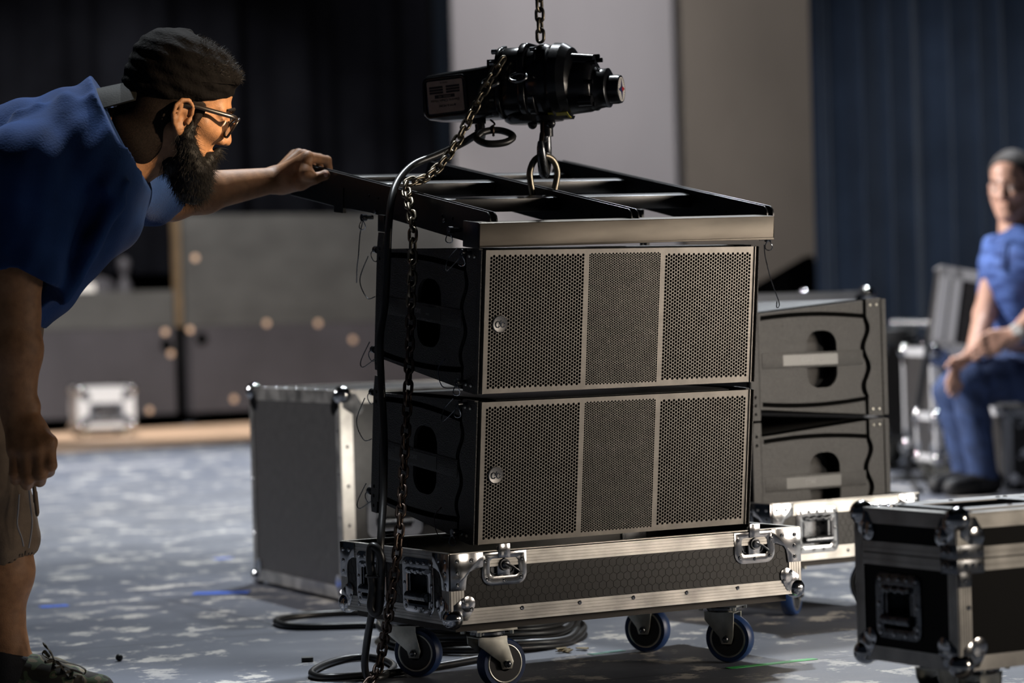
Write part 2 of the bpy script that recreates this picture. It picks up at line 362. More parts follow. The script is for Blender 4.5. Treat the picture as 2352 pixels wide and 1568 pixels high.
def handle(parent, X, u, v, w=.124, h=.104, m='steel', hi=True):
    X = X @ TX(u, v, 0); s = h/.104
    b = MB(); b.X = X; b.holed(rrect(-w/2, w/2, -h/2, h/2, .016*s), [rrect(-w/2+.02*s, w/2-.02*s, -h/2+.016*s, h/2-.03*s, .006*s)], 'z', -.0005, .0028)
    pl = b.done('handle', M[m], parent, bev=.0006 if hi else 0)
    b = MB(); b.X = X; a, c, e, g = -w/2+.018*s, w/2-.018*s, -h/2+.014*s, h/2-.028*s; d = -.026*s
    b.box(a, c, e, g, d-.002, d); b.box(a, a+.002, e, g, d, 0); b.box(c-.002, c, e, g, d, 0); b.box(a, c, e, e+.002, d, 0); b.box(a, c, g-.002, g, d, 0)
    b.done('dish', M['dsteel'], pl)
    b = MB(); b.X = X; y = e+.017*s
    b.cyl((a+.004, y, .004*s), (c-.004, y, .004*s), .0085*s, n=16)
    for q in (a+.006, c-.010): b.prism([(q, y-.006*s), (q+.004, y-.006*s), (q+.004, g-.004), (q, g-.004)], 'z', -.004*s, .001)
    b.done('grip', M['dsteel'], pl)
    b = MB(); b.X = X; y = g+.004*s
    for k in range(7):
        q = a+.004+(c-a-.008)*k/7; b.cyl((q, y-(k % 2)*.002, .004*s), (q+(c-a-.008)/7*.9, y-(k % 2)*.002, .004*s), .0052*s, n=10)
    b.done('hinge', M[m], pl)
    if hi:
        pts = [(-w/2+.012+k*(w-.024)/4, h/2-.009) for k in range(5)]+[(-w/2+.009, h*.02), (w/2-.009, h*.02), (-w/2+.009, -h*.3), (w/2-.009, -h*.3), (-.012, -h/2+.008), (.018, -h/2+.008), (-w/2+.012, -h/2+.010), (w/2-.012, -h/2+.010)]
        rivets(pl, X, pts, .0026)
    return pl
def latch(parent, X, u, v0, v1, w=.1, m='steel', hi=True):
    X = X @ TX(u, v0, 0); h = v1-v0
    b = MB(); b.X = X; b.holed(rrect(-w/2, w/2, 0, h, .022, corners=(1, 0, 0, 1)), [rrect(-w/2+.018, w/2-.018, .018, h-.012, .008)], 'z', -.0005, .0026)
    pl = b.done('latch', M[m], parent, bev=.0005 if hi else 0)
    b = MB(); b.X = X; a, c, e, g, d = -w/2+.016, w/2-.016, .016, h-.010, -.008
    b.box(a, c, e, g, d-.001, d); b.box(a, a+.0015, e, g, d, 0); b.box(c-.0015, c, e, g, d, 0); b.box(a, c, e, e+.0015, d, 0)
    b.done('dish', M['dsteel'], pl)
    b = MB(); b.X = X; b.box(-.014, .014, .018, h+.010, -.004, .0005); b.box(-.013, .013, h-.012, h+.016, .0005, .005)
    b.done('hasp', M['steel'], pl, bev=.0012)
    b = MB(); b.X = X; b.cyl((0, h*.62, .0005), (0, h*.62, .007), .0125, .011, 20)
    b.lathe([(0, .007), (.003, .008), (.005, .005)], (0, h*.62, .007), (0, 0, 1), 16)
    b.tube([(-.003, h*.66, .010), (.012, h*.56, .014), (.027, h*.40, .012)], .0023, 8)
    b.done('butterfly_turn', M['dsteel'], pl)
    b = MB(); b.X = X
    for sx in (-1, 1): b.tube([(sx*.017+.009*math.cos(t), .031+.009*math.sin(t), -.006) for t in np.linspace(0, 2*PI, 20)[:-1]], .0012, 6, True)
    b.done('spring_wire', M['steel'], pl)
    if hi: rivets(pl, X, [(-w/2+.009, h-.016), (w/2-.009, h-.016), (-w/2+.012, .013), (w/2-.012, .013), (0, .009)], .0024)
    return pl
def ball_corner(parent, c, sx, sy, sz, r=.0205, m='steel', hi=True):
    b = MB(); b.sph((c[0]-sx*r*.42, c[1]-sy*r*.42, c[2]-sz*r*.42), r, 12 if hi else 8)
    l = r*1.75
    for fx, (du, dv) in (('y', (sx, sz)), ('x', (sy, sz)), ('z', (sx, sy))):
        def P(u, v): return (u, v)
        base = {'y': (c[0], c[2]), 'x': (c[1], c[2]), 'z': (c[0], c[1])}[fx]
        ctr = (base[0]-du*l*1.02, base[1]-dv*l*1.02)
        pts = []
        for q in range(16):
            t = 2*PI*q/16; pts.append((ctr[0]+math.cos(t)*l*.44, ctr[1]+math.sin(t)*l*.44))
        o = {'y': c[1], 'x': c[0], 'z': c[2]}[fx]; sg = {'y': sy, 'x': sx, 'z': sz}[fx]
        b.prism(pts, fx, o-sg*.001, o+sg*.0032)
        web = [(base[0]-du*l*.15, base[1]-dv*l*1.0), (base[0]-du*l*.75, base[1]-dv*l*1.38), (base[0]-du*l*1.38, base[1]-dv*l*.75), (base[0]-du*l*1.0, base[1]-dv*l*.15), (base[0]-du*l*.1, base[1]-dv*l*.1)]
        b.prism(web, fx, o-sg*.001, o+sg*.0028)
    p = b.done('ball_corner', M[m], parent, bev=.0008 if hi else 0)
    if hi:
        for fx in ('y', 'x'):
            for e, g in ((.72, 1.22), (1.22, .72)):
                if fx == 'y': X = mat4((c[0]-sx*l*e, c[1]+sy*.003, c[2]-sz*l*g), ((1, 0, 0), (0, 0, -sy), (0, sy, 0)))
                else: X = mat4((c[0]+sx*.003, c[1]-sy*l*e, c[2]-sz*l*g), ((0, 1, 0), (0, 0, sx), (sx, 0, 0)))
                inst('rivet', RIV, p, X)
    return p
def caster(parent, x, y, ztop, wx, wy, ang, r=.05, m='blue'):
    """swivel caster: plate at (x,y), wheel centre at (wx,wy); ang = heading of the axle"""
    d = Vector((math.cos(ang), math.sin(ang), 0)); t = Vector((-d.y, d.x, 0)); up = Vector((0, 0, 1)); hw = .020
    Xw = mat4((wx, wy, 0), (tuple(t), tuple(d), (0, 0, 1)))       # x rolling, y axle
    off = Vector((x-wx, y-wy, 0)); k = max(-.03, min(.03, off.dot(t)))
    b = MB(); b.X = Xw; zt = ztop-.016
    for s in (-1, 1):
        poly = [(-.011, r-.010), (.011, r-.010), (.015, r+.004), (k+.032, zt-.012), (k+.032, zt), (k-.032, zt), (k-.032, zt-.016), (-.015, r+.004)]
        b.prism(poly, 'y', s*hw, s*(hw+.003))
    b.box(k-.032, k+.032, -hw-.003, hw+.003, zt-.003, zt)
    fk = b.done('caster', M['zinc'], parent, bev=.0012)
    b = MB(); b.X = Xw; b.lathe([(0, .030), (.004, .034), (.009, .034), (.012, .026)], (k, 0, zt), (0, 0, 1), 24); b.done('swivel_race', M['dsteel'], fk)
    b = MB(); b.X = Xw; b.box(k-.045, k+.045, -.04, .04, ztop-.004, ztop)
    for sx in (-1, 1):
        for sy in (-1, 1): b.cyl((k+sx*.036, sy*.031, ztop-.012), (k+sx*.036, sy*.031, ztop-.003), .005, n=6)
    b.done('mounting_plate', M['zinc'], fk)
    b = MB(); b.X = Xw; e = .0145
    b.lathe([(-e, r-.011), (-e, r-.004), (-e*.7, r-.0012), (0, r), (e*.7, r-.0012), (e, r-.004), (e, r-.011)], (0, 0, r), (0, 1, 0), 48, cap=False)
    b.lathe([(-e, r-.011), (e, r-.011)], (0, 0, r), (0, 1, 0), 48, cap=False); b.done('tyre', M[m], fk)
    b = MB(); b.X = Xw
    b.lathe([(-e, r-.011), (-e, r-.014), (-.005, r-.017), (-.005, .017), (-e, .015), (-e, .009), (e, .009), (e, .015), (.005, .017), (.005, r-.017), (e, r-.014), (e, r-.011)], (0, 0, r), (0, 1, 0), 40); b.done('wheel_hub', M['core'], fk)
    b = MB(); b.X = Xw
    for s in (-1, 1):
        rs = [[Vector((math.cos(a)*q, s*(e+.0006*z), r+math.sin(a)*q)) for q, z in ((r-.0115, 0), (r-.0125, 1), (r-.0145, 1), (r-.0155, 0))] for a in np.linspace(0, 2*PI, 41)[:-1]]
        b.rings(rs, closed=True)
    b.done('rim_ring', M['zinc'], fk)
    b = MB(); b.X = Xw; b.cyl((0, -hw-.008, r), (0, hw+.008, r), .0075, n=6); b.sph((0, -hw-.008, r), .006, 6, (1, .6, 1)); b.sph((0, hw+.008, r), .006, 6, (1, .6, 1)); b.done('axle_bolt', M['dsteel'], fk)
    return fk
def case_shell(t, W, D, z0, z1, rw=.028, holes={}, tray=None, hexp=False, hi=True, panel='panel', top=True, faces=('front', 'left', 'right', 'back'), alu='alu', ng=5):
    """panels with hand-hole cut-outs, ribbed edge rails, corner profiles"""
    ng = ng if hi else 0
    for fn in faces:
        X = face(fn, W, D); w = W if fn in ('front', 'back') else D; hs = holes.get(fn, [])
        b = MB(); b.X = X
        b.holed([(.0, z0), (w, z0), (w, z1), (.0, z1)], [rrect(*q, .006) for q in hs], 'z', -.009, 0)
        if hexp: hex_tiles(b, X, rw, w-rw, z0+rw, z1-rw, hs)
        b.done('panel', M[panel], t)
        b = MB(); slab_u(b, X, 0, w, z0, z0+rw, n=ng); b.done('edge_rail', M[alu], t)
        b = MB(); slab_u(b, X, 0, w, z1-rw, z1, n=ng)
        b.X = X; b.box(0, w, z1-.002, z1+.0015, -(.011 if tray else rw), .0016); b.done('edge_rail', M[alu], t)
    for fa, fb, sa in (('front', 'left', 0), ('right', 'front', 0), ('back', 'right', 0), ('left', 'back', 0)):
        if fa in faces and fb in faces:
            wb = W if fb in ('front', 'back') else D
            b = MB(); slab_v(b, face(fa, W, D), 0, rw, z0+.002, z1-.002, t=.0019, n=ng); slab_v(b, face(fb, W, D), wb-rw, wb, z0+.002, z1-.002, t=.0019, n=ng)
            b.done('corner_profile', M[alu], t)
    b = MB(); b.box(.008, W-.008, .008, D-.008, z0, z0+.009 if not tray else tray); b.done('base_board', M['wood' if not tray else 'cav'], t)
    if top and not tray:
        b = MB(); b.box(.002, W-.002, .002, D-.002, z1-.009, z1); b.done('lid_panel', M[panel], t)
# ------------------------------------------------------------------ wheeled tray the loudspeakers travel in
DW, DD, DZ0, DZ1 = .8235, .4473, .137, .272
D_AX = axes(.5374); DO = np.array([-.1305, 5.2428, 0.0])
def make_dolly(label, mw):
    t = thing('flight_case_dolly', label, 'flight case', mw)
    hl = [(DD-.378, DD-.262, .168, .240), (DD-.172, DD-.066, .168, .240)]      # left face u runs backwards from D
    hl = [(DD-.315-.042, DD-.315+.042, .168, .230), (DD-.122-.042, DD-.122+.042, .168, .230)]
    hf = [(.119-.032, .119+.032, .222, .262), (.709-.032, .709+.032, .222, .262)]
    hb = [(DW-b_, DW-a_, e, g) for a_, b_, e, g in hf]
    case_shell(t, DW, DD, DZ0, DZ1, .029, {'left': hl, 'right': hl, 'front': hf, 'back': hb}, tray=.162, hexp=True, panel='hex')
    for fn in ('left', 'right'):
        X = face(fn, DW, DD)
        for u in (DD-.315, DD-.122): handle(t, X, u, .2055, .124, .106)
        rivets(t, X, [(DD*.5, .152), (DD*.17, .152), (DD*.83, .152)], .0014)
    for fn in ('front', 'back'):
        X = face(fn, DW, DD)
        for u in (.119, .709): latch(t, X, u, .206, .270)
        rivets(t, X, [(u, .159) for u in (.157, .288, .413, .540, .665)], .0014)
    for sx, x in ((-1, 0), (1, DW)):
        for sy, y in ((-1, 0), (1, DD)):
            ball_corner(t, (x, y, DZ0+.002), sx, sy, -1)
            b = MB(); w_ = .072; q = [(0, 0), (w_, 0), (w_, -.028), (w_-.014, -.030), (.042, -.036), (.036, -.044), (.034, -.054), (.032, -.070), (0, -.070)]
            b.prism([(x-sx*u, DZ1+v) for u, v in q], 'y', y-sy*.001, y+sy*.0032); b.prism([(y-sy*u*.86, DZ1+v) for u, v in q], 'x', x-sx*.001, x+sx*.0032)
            cb = b.done('corner_brace', M['steel'], t, bev=.0006)
            for u, v in ((.015, -.014), (.046, -.014), (.015, -.037), (.015, -.059)):
                inst('rivet', RIV, cb, mat4((x-sx*u, y+sy*.003, DZ1+v), ((1, 0, 0), (0, 0, -sy), (0, sy, 0))))
                inst('rivet', RIV, cb, mat4((x+sx*.003, y-sy*u*.86, DZ1+v), ((0, 1, 0), (0, 0, sx), (sx, 0, 0))))
    b = MB(); b.box(.022, DW-.022, .022, DD-.022, .121, .137); b.done('plywood_base', M['wood'], t)
    b = MB(); b.box(.012, DW-.012, .012, DD-.012, .162, .165)
    for x in (.05, DW-.11): b.box(x, x+.06, .03, DD-.03, .164, .1675)
    b.done('foam_insert', M['cav'], t)
    a0 = math.atan2(-D_AX[1][1], -D_AX[1][0])-.5374
    caster(t, .105, .075, .121, .137, .050, -PI/2); caster(t, .096, .345, .121, .100, .315, -2.52)
    caster(t, .700, .090, .121, .690, .066, -2.55); caster(t, .680, .350, .121, .660, .325, -2.6)
    return t
dolly = make_dolly('low black flight case tray on blue casters under the hanging loudspeakers', mat4(DO, D_AX))
S_O = np.array([.955, 6.571, 0.0]); S_AX = axes(2.157)
dolly2 = copy_tree(dolly); dolly2.matrix_world = mat4(S_O, S_AX)
tag(dolly2, 'flight case tray with glaring rails under the pair of speakers behind right')
# ------------------------------------------------------------------ line-array loudspeaker
CW, CH, CG = .648, .285, .008
C_AX = axes(.5531, .1089); CO = np.array([-.0822, 5.3331, .2774])
def cab_pt(a, b, c): return CO + a*C_AX[0] + b*C_AX[1] + c*C_AX[2]
def make_grille():
    b = MB(); z0, z1 = .012, CH-.012
    b.box(.006, .0125, -.0012, .012, .004, CH-.004); b.box(CW-.010, CW-.004, -.0012, .012, .004, CH-.004)
    secs = ((.0145, .2305, .00685), (.2415, .4115, .00478), (.4225, .6345, .00685)); y0, y1 = -.0014, -.0002
    xs = [.0062]; low = []
    for a, e, p in secs:
        q = p*math.sqrt(3)/2; nc = int((e-a)/q); q = (e-a)/nc; pp = q*2/math.sqrt(3)
        nr = int((z1-z0)/pp-.5); r0 = pp/math.sqrt(3)*1.002; ri = pp*.428; base = z0+((z1-z0)-(nr+.5)*pp)/2
        def cell(cx, cz, hole=True):
            O = []; I = []
            for k in range(12):
                t = PI/6*k; rr = r0 if k % 2 == 0 else r0*math.cos(PI/6)
                O.append(b.v((cx+rr*math.cos(t), y0, cz+rr*math.sin(t))))
            if not hole: b.f(O); return
            I = [b.v((cx+ri*math.cos(PI/6*k), y0, cz+ri*math.sin(PI/6*k))) for k in range(12)]
            J = [b.v((cx+ri*math.cos(PI/6*k), y1, cz+ri*math.sin(PI/6*k))) for k in range(12)]
            for k in range(12):
                n_ = (k+1) % 12; b.f((O[k], O[n_], I[n_], I[k])); b.f((I[k], I[n_], J[n_], J[k]))
        for i in range(nc):
            cx = a+q*(i+.5); sh = pp*.5 if i % 2 else 0
            for j in range(nr): cell(cx, base+pp*(.5+j)+sh)
            if i % 2: cell(cx, base, False)
            else: cell(cx, base+pp*(nr+.5), False)
        low.append((a, e, base+pp*.03, base+pp*(nr+.47)))
        xs += [a+q*.06, e-q*.06]
    xs += [CW-.0042]; yb = y0+.00006
    for i in range(0, len(xs), 2): b.box(xs[i], xs[i+1], yb, yb+.001, .0042, CH-.0042)
    for a, e, l, h in low: b.box(a, e, yb, yb+.001, .0042, l); b.box(a, e, yb, yb+.001, h, CH-.0042)
    return b.done('grille', M['mesh'], None, sharp=20)
GR = make_grille(); GRM = GR.data; bpy.data.objects.remove(GR)
def pin(parent, X, lan=None, flip=1):
    """quick-release pin with pull ring, plus its wire lanyard"""
    b = MB(); b.X = X; b.cyl((0, 0, -.004), (0, 0, .016), .0045, n=12); b.cyl((0, 0, .012), (0, 0, .022), .0075, n=12)
    p = b.done('quick_pin', M['dsteel'], parent)
    b = MB(); b.X = X; b.tube([(.010*math.cos(t), flip*(-.013)+.012*math.sin(t), .020+.003*math.sin(2*t)) for t in np.linspace(0, 2*PI, 22)[:-1]], .0011, 6, True); b.done('pull_ring', M['steel'], p)
    if lan:
        b = MB(); b.X = Matrix.Identity(4); b.tube(spline(lan, 8), .0011, 6); b.done('lanyard', M['dsteel'], p)
    return p
TXT = text_mesh('CORE', .0125); TXT2 = text_mesh('SERIES', .005); TXTB = text_mesh('ab', .021, .0006)
def make_cab(label, mw, pins=True):
    t = thing('loudspeaker_cabinet', label, 'loudspeaker', mw, 'line array speaker cabinets'); sd = .045; k = .030
    prof = [(.012, .003), (.04, .003), (.385, k), (.385, CH-k), (.04, CH-.003), (.012, CH-.003)]
    b = MB(); b.prism(prof, 'x', sd, CW-sd); b.done('enclosure', M['tex'], t, bev=.002)
    hole = rrect(.150, .243, .075, .210, .036, 7)
    for s in (0, 1):
        xa, xb = ((.004, sd) if s == 0 else (CW-sd, CW-.004))
        b = MB(); b.holed([(y, z) for y, z in prof], [hole], 'x', xa, xb); b.done('end_board', M['cav'], t)  # black base colour stands in for shade between the raised panels
        b = MB()
        xo = -.003 if s == 0 else CW+.003; xi = .004 if s == 0 else CW-.004
        lo, hi_ = min(xo, xi), max(xo, xi)
        ys = np.linspace(.066, .383, 14); arc = [(y, .226+.018*math.sin((y-.066)/.317*PI*.62+.55)) for y in ys]
        zb = lambda z: CH-z
        front = [(.066+.006*math.sin(q*2*PI*2.0), .06+q*.165) for q in np.linspace(0, 1, 26)]
        ctr = [(y, zb(z)) for y, z in arc[::1]] + arc[::-1]
        fr_edge = [(.069+.0085*math.sin(q*4*PI), zb(arc[0][1])+q*(arc[0][1]-zb(arc[0][1]))) for q in np.linspace(0, 1, 28)[1:-1]]
        ctr = [(y, zb(z)) for y, z in arc] + arc[::-1] + fr_edge[::-1]
        b.holed(ctr, [hole], 'x', lo, hi_)
        tp = [(y, z+.011) for y, z in arc] + [(.383, CH-k-.001), (.066, CH-.007)]
        b.prism(tp, 'x', lo, hi_); b.prism([(y, zb(z)) for y, z in tp], 'x', lo, hi_)
        b.done('side_panel', M['tex'], t, sharp=25)
        b = MB(); fe = [(.054+.0085*math.sin(q*4*PI), .05+q*.185) for q in np.linspace(0, 1, 28)]
        b.prism([(.010, .002), (.056, .004), (.056, .045)] + fe + [(.056, .24), (.056, CH-.004), (.010, CH-.002)], 'x', lo-.001, hi_)
        xe = -.0065 if s == 0 else CW+.0045
        b.box(xe, xe+.002, -.003, .010, .004, CH-.004); b.box(min(lo-.001, xe), max(hi_, xe), .007, .011, .004, CH-.004)
        rp = b.done('rigging_plate', M['tex'], t)
        b = MB(); xe2 = .0035 if s == 0 else CW-.0055
        b.box(xe2, xe2+.002, -.004, .008, .004, CH-.004); b.done('edge_strip', M['mesh'], rp)
        b = MB(); b.box(lo-.001, lo+.005 if s == 0 else hi_+.001, .070, .378, CH/2-.018, CH/2+.018) if s == 0 else b.box(hi_-.005, hi_+.001, .070, .378, CH/2-.018, CH/2+.018)
        bd = b.done('handle_bar', M['tex'], t, bev=.001)
        xt = lo-.0014 if s == 0 else hi_+.0014
        fr = ((0, -1, 0), (0, 0, 1), (-1, 0, 0)) if s == 0 else ((0, 1, 0), (0, 0, 1), (1, 0, 0))
        b = MB(); b.X = mat4((xt, .232, CH/2), fr); b.box(-.083, .083, -.0125, .0125, -.0004, .0002); b.done('brand_plate', M['lbl'], bd)
        b = MB(); b.X = mat4((xt, .242, CH/2), fr); b.add(TXT, Matrix.Identity(4)); b.add(TXT2, TX(.042, -.003, 0)); b.done('brand_lettering', M['grey'], bd)
        # rear rigging bar with holes
        b = MB(); xr = .0 if s == 0 else CW
        b.holed([(.386, .006), (.408, .006), (.412, .03), (.412, CH-.03), (.408, CH+.002), (.386, CH+.002)], [circ(.400, z, .004, 10) for z in (.02, .04, .06, CH-.05, CH-.03)], 'x', xr-.004, xr+.004)
        b.box(xr-.004, xr+.012 if s == 0 else xr+.004, .380, .388, .03, CH-.03); b.done('rear_rigging_bar', M['tex'], t)
        b = MB()
        for z in (.018, CH-.018):
            for y in (.025, .044): b.sph((xo-.002 if s == 0 else xo+.002, y, z), .0038, 6, (.6, 1, 1))
        b.done('rigging_bolt', M['zinc'], rp)
    b = MB(); b.box(.006, CW-.006, .006, .012, .004, CH-.004); b.done('grille_foam', M['cav'], t)
    inst('grille', GRM, t, Matrix.Identity(4))
    b = MB(); b.X = mat4((.0395, -.0018, .1385), ((1, 0, 0), (0, 0, 1), (0, -1, 0))); b.lathe([(0, .0168), (.002, .0168), (.003, .0158), (.0025, .0150)], (0, 0, 0), (0, 0, 1), 32)
    bg = b.done('badge', M['badge'], t)
    b = MB(); b.X = mat4((.0395, -.0044, .1385), ((1, 0, 0), (0, 0, 1), (0, -1, 0)))
    b.tube([(-.0055+.0045*math.cos(a), -.0005+.0058*math.sin(a), .0004) for a in np.linspace(.9, 2*PI+.2, 22)], .0011, 6)
    b.tube([(-.0010, .0055, .0004), (-.0010, -.003, .0004), (-.0035, -.0065, .0004), (-.0075, -.0062, .0004)], .0011, 6)
    b.tube([(.0018, .0075, .0004), (.0018, -.002, .0004)], .0011, 6)
    b.tube([(.0062+.0045*math.cos(a), -.0012+.0048*math.sin(a), .0004) for a in np.linspace(PI*.95, -PI*.95, 20)], .0011, 6)
    b.done('badge_emblem', M['steel'], bg)
    if pins:
        XL = lambda y, z: mat4((-.004, y, z), ((0, -1, 0), (0, 0, 1), (-1, 0, 0)))
        pin(t, XL(.040, CH-.012), [(-.02, .05, CH-.02), (-.03, .085, CH-.05), (-.02, .10, CH-.03), (-.008, .085, CH-.006)])
        pin(t, XL(.046, .022), [(-.02, .05, .012), (-.024, .10, .008), (-.02, .125, .04), (-.008, .118, .06)])
        XB = lambda x, z: mat4((x, .412, z), ((-1, 0, 0), (0, 0, 1), (0, 1, 0)))
        pin(t, XB(.004, CH-.035), [(.0, .455, CH-.05), (-.01, .47, CH-.10), (-.006, .445, CH-.135), (-.004, .415, CH-.13)])
        pin(t, XB(.004, .045), [(.0, .44, .06), (-.014, .45, .02), (-.014, .44, .008), (-.008, .40, .03)])
        XR = lambda y, z: mat4((CW+.004, y, z), ((0, 1, 0), (0, 0, 1), (1, 0, 0)))
        pin(t, XR(.035, CH-.02)); pin(t, XR(.035, .025), [(CW+.03, .035, .02), (CW+.03, .05, .008), (CW+.012, .06, .03)])
    return t
m_low = mat4(CO, C_AX); m_up = mat4(cab_pt(0, 0, CH+CG), C_AX)
cab_low = make_cab('lower hanging black speaker with perforated grille, just clear of the tray', m_low)
cab_up = copy_tree(cab_low); cab_up.matrix_world = m_up
tag(cab_up, 'upper hanging black speaker with perforated grille, bolted below the rigging frame')
off = np.array([.088, .0175, .168])
so = S_O + off[0]*S_AX[0] + off[1]*S_AX[1]; so[2] = .168
def strip_pins(t):
    for ch in [c for c in t.children if c.name.startswith('quick_pin')]:
        for g in list(ch.children): bpy.data.objects.remove(g)
        bpy.data.objects.remove(ch)
s_low = copy_tree(cab_low); strip_pins(s_low); s_low.matrix_world = mat4(so, S_AX); tag(s_low, 'brown-lit speaker at right sunk into its flight case tray, lower of the pair')
so2 = so.copy(); so2[2] += CH+.028
s_up = copy_tree(s_low); s_up.matrix_world = mat4(so2 - np.array([0, 0, .026]), S_AX); tag(s_up, 'brown-lit speaker at right with whole handle opening in view, upper of the pair')
# ------------------------------------------------------------------ rigging frame above the speakers
Rb = math.radians(.8)
BM = mat4(CO, C_AX) @ Matrix.Rotation(-Rb, 4, 'Y')
def bump_pt(a, b, c): return np.array(BM @ Vector((a, b, c)))
bump = thing('rigging_frame', 'black steel rigging frame with bare metal front bar on top of the hanging speakers', 'rigging frame', BM)
b = MB(); b.box(-.011, .688, -.016, -.011, .580, .626); b.box(-.011, .688, -.016, .03, .6245, .627); b.box(-.011, .688, -.016, .006, .580, .584); b.done('front_bar', M['bare'], bump, bev=.0012)
b = MB(); b.box(-.012, -.004, -.012, .045, .578, .628); b.done('bar_end_plate', M['blk'], bump, bev=.001)
b = MB(); b.box(.0, .68, -.004, .05, .590, .6235); b.done('front_channel', M['blk'], bump, bev=.001)
top = lambda y: .645+(y-.02)*.0731
for a in (.027, .0415, .354, .3705, .688, .703):
    poly = [(.010, .588), (.078, .581), (.482, .614), (.640, .618), (.842, .630), (.850, .636), (.846, .648), (.815, top(.80)-.004), (.805, top(.80)), (.022, top(.022)), (.013, top(.013)-.006), (.010, .630)]
    b = MB(); hs = [circ(y, top(y)-.030, .0035, 8) for y in (.15, .19, .45, .49, .70, .74)] + ([circ(.352, .636, .0085, 12)] if .3 < a < .4 else [])
    b.holed(poly, hs, 'x', a, a+.004)
    b.done('side_plate', M['blk'], bump, bev=.0006, seg=1)
for y, dz in ((.775, .026), (.540, .010), (.292, .010)):
    for a0, a1 in ((.085 if y > .7 else .046, .354), (.3745, .688)):
        b = MB(); c = top(y)-dz
        b.X = TX(0, y, c) @ RX(math.radians(6.0)); b.box(a0, a1, -.015, .015, -.028, 0); b.done('cross_member', M['blk'], bump, bev=.0015)
b = MB()
for a in (.027, .354): b.box(a-.002, a+.006, .60, .64, .606, top(.6)-.028)
b.done('gusset', M['blk'], bump)
for a in (.024, .709):
    for y in (.18, .31, .46):
        b = MB(); b.sph((a, y, .618), .0045, 6, (.5, 1, 1)); b.done('bolt', M['dsteel'], bump)
for y in (.470,):
    X = mat4((.021, y, .606), ((0, -1, 0), (0, 0, 1), (-1, 0, 0)))
    pin(bump, X, [(.005, y+.005, .60), (.0, y+.008, .57), (-.004, y+.006, .53), (-.004, y+.012, .50), (.0, y+.020, .470)])
X = mat4((.022, .120, .604), ((0, -1, 0), (0, 0, 1), (-1, 0, 0))); pin(bump, X)
X = mat4((.690, .030, .578), ((0, 1, 0), (0, 0, 1), (1, 0, 0)))
pin(bump, X, [(.700, .032, .565), (.705, .034, .54), (.722, .034, .49), (.742, .034, .448), (.744, .034, .436), (.738, .034, .434), (.738, .034, .447)])
# rear vertical links from frame down to the cabinets
for a in (.004, CW-.004):
    b = MB(); b.box(*((.0045, .0125) if a < .1 else (CW-.0125, CW-.0045)), .386, .412, .5815, .616); b.done('rear_link', M['blk'], bump, bev=.001)
# ------------------------------------------------------------------ shackle
sh = thing('bow_shackle', 'galvanised bow shackle joining the hoist hook to the rigging frame', 'shackle', BM)
ca, cb_ = .3642, .352
pts = [(ca-.0255, cb_, .628), (ca-.0255, cb_, .652), (ca-.031, cb_, .678), (ca-.034, cb_, .700), (ca-.026, cb_, .722), (ca-.010, cb_, .734), (ca+.010, cb_, .734), (ca+.026, cb_, .722), (ca+.034, cb_, .700), (ca+.031, cb_, .678), (ca+.0255, cb_, .652), (ca+.0255, cb_, .628)]
b = MB(); b.tube(spline(pts, 6), .0068, 12)
for s in (-1, 1): b.cyl((ca+s*.0255-.006, cb_, .636), (ca+s*.0255+.006, cb_, .636), .0125, n=16)
b.done('bow', M['shackle'], sh, sharp=60)
b = MB(); b.cyl((ca-.046, cb_, .636), (ca+.036, cb_, .636), .0062, n=12); b.lathe([(0, .012), (.004, .0125), (.008, .011)], (ca-.046, cb_, .636), (-1, 0, 0), 16); b.sph((ca-.056, cb_, .640), .009, 8, (.5, 1, 1)); b.done('shackle_pin', M['shackle'], sh)
# ================================================================== electric chain hoist
HO = at(1240, 195, 5.75); hy = math.radians(-19)
H_AX = (np.array([math.cos(hy), math.sin(hy), 0]), np.array([-math.sin(hy), math.cos(hy), 0]), np.array([0, 0, 1.0]))
HM = mat4(HO, H_AX)
def hp(x, y, z): return np.array(HM @ Vector((x, y, z)))
ho = thing('chain_hoist', 'black electric chain hoist hanging upside down above the rigging frame', 'chain hoist', HM)
b = MB(); hd = .056
rs = []
for x, zt, zb, dy in ((-.248, .010, -.046, .036), (-.243, .022, -.056, .047), (-.232, .029, -.064, .054), (-.20, .033, -.066, .056), (-.12, .040, -.066, .056), (-.066, .048, -.064, .056)):
    rs.append([(x, p, q) for p, q in rrect(-dy, dy, zb, zt, .014, 4)])
b.rings(rs); b.box(-.098, -.064, -.052, .04, .03, .054)
mo = b.done('motor_housing', M['hoist'], ho, sharp=50, bev=.0015)
b = MB(); b.X = TX(-.19, -.056, -.017) @ RX(PI/2) @ RZ(math.radians(3.5))
b.holed(rrect(-.047, .050, -.044, .042, .012), [rrect(-.042, .044, -.038, .036, .009)], 'z', -.003, .004); b.box(-.044, .046, -.040, .038, -.003, .0012)
cv = b.done('cover_plate', M['hoist'], mo, bev=.0012)
b = MB(); b.X = TX(-.19, -.0575, -.017) @ RX(PI/2) @ RZ(math.radians(3.5)); b.prism(rrect(-.038, .041, -.034, .033, .003), 'z', 0, .0008); npl = b.done('nameplate', M['plate'], mo)
tag(npl, 'tan nameplate with upside-down lettering')
XN = TX(-.19, -.0586, -.017) @ RX(PI/2) @ RZ(math.radians(183.5))
b = MB(); b.X = XN
b.prism(rrect(-.022, .022, -.0035, .0035, .0006), 'z', -.0005, .0003)
for x0, x1 in ((-.034, -.004), (.003, .033)):
    for k in range(3): b.box(x0, x1, -.0105-k*.0056, -.0062-k*.0056, -.0005, .0003)
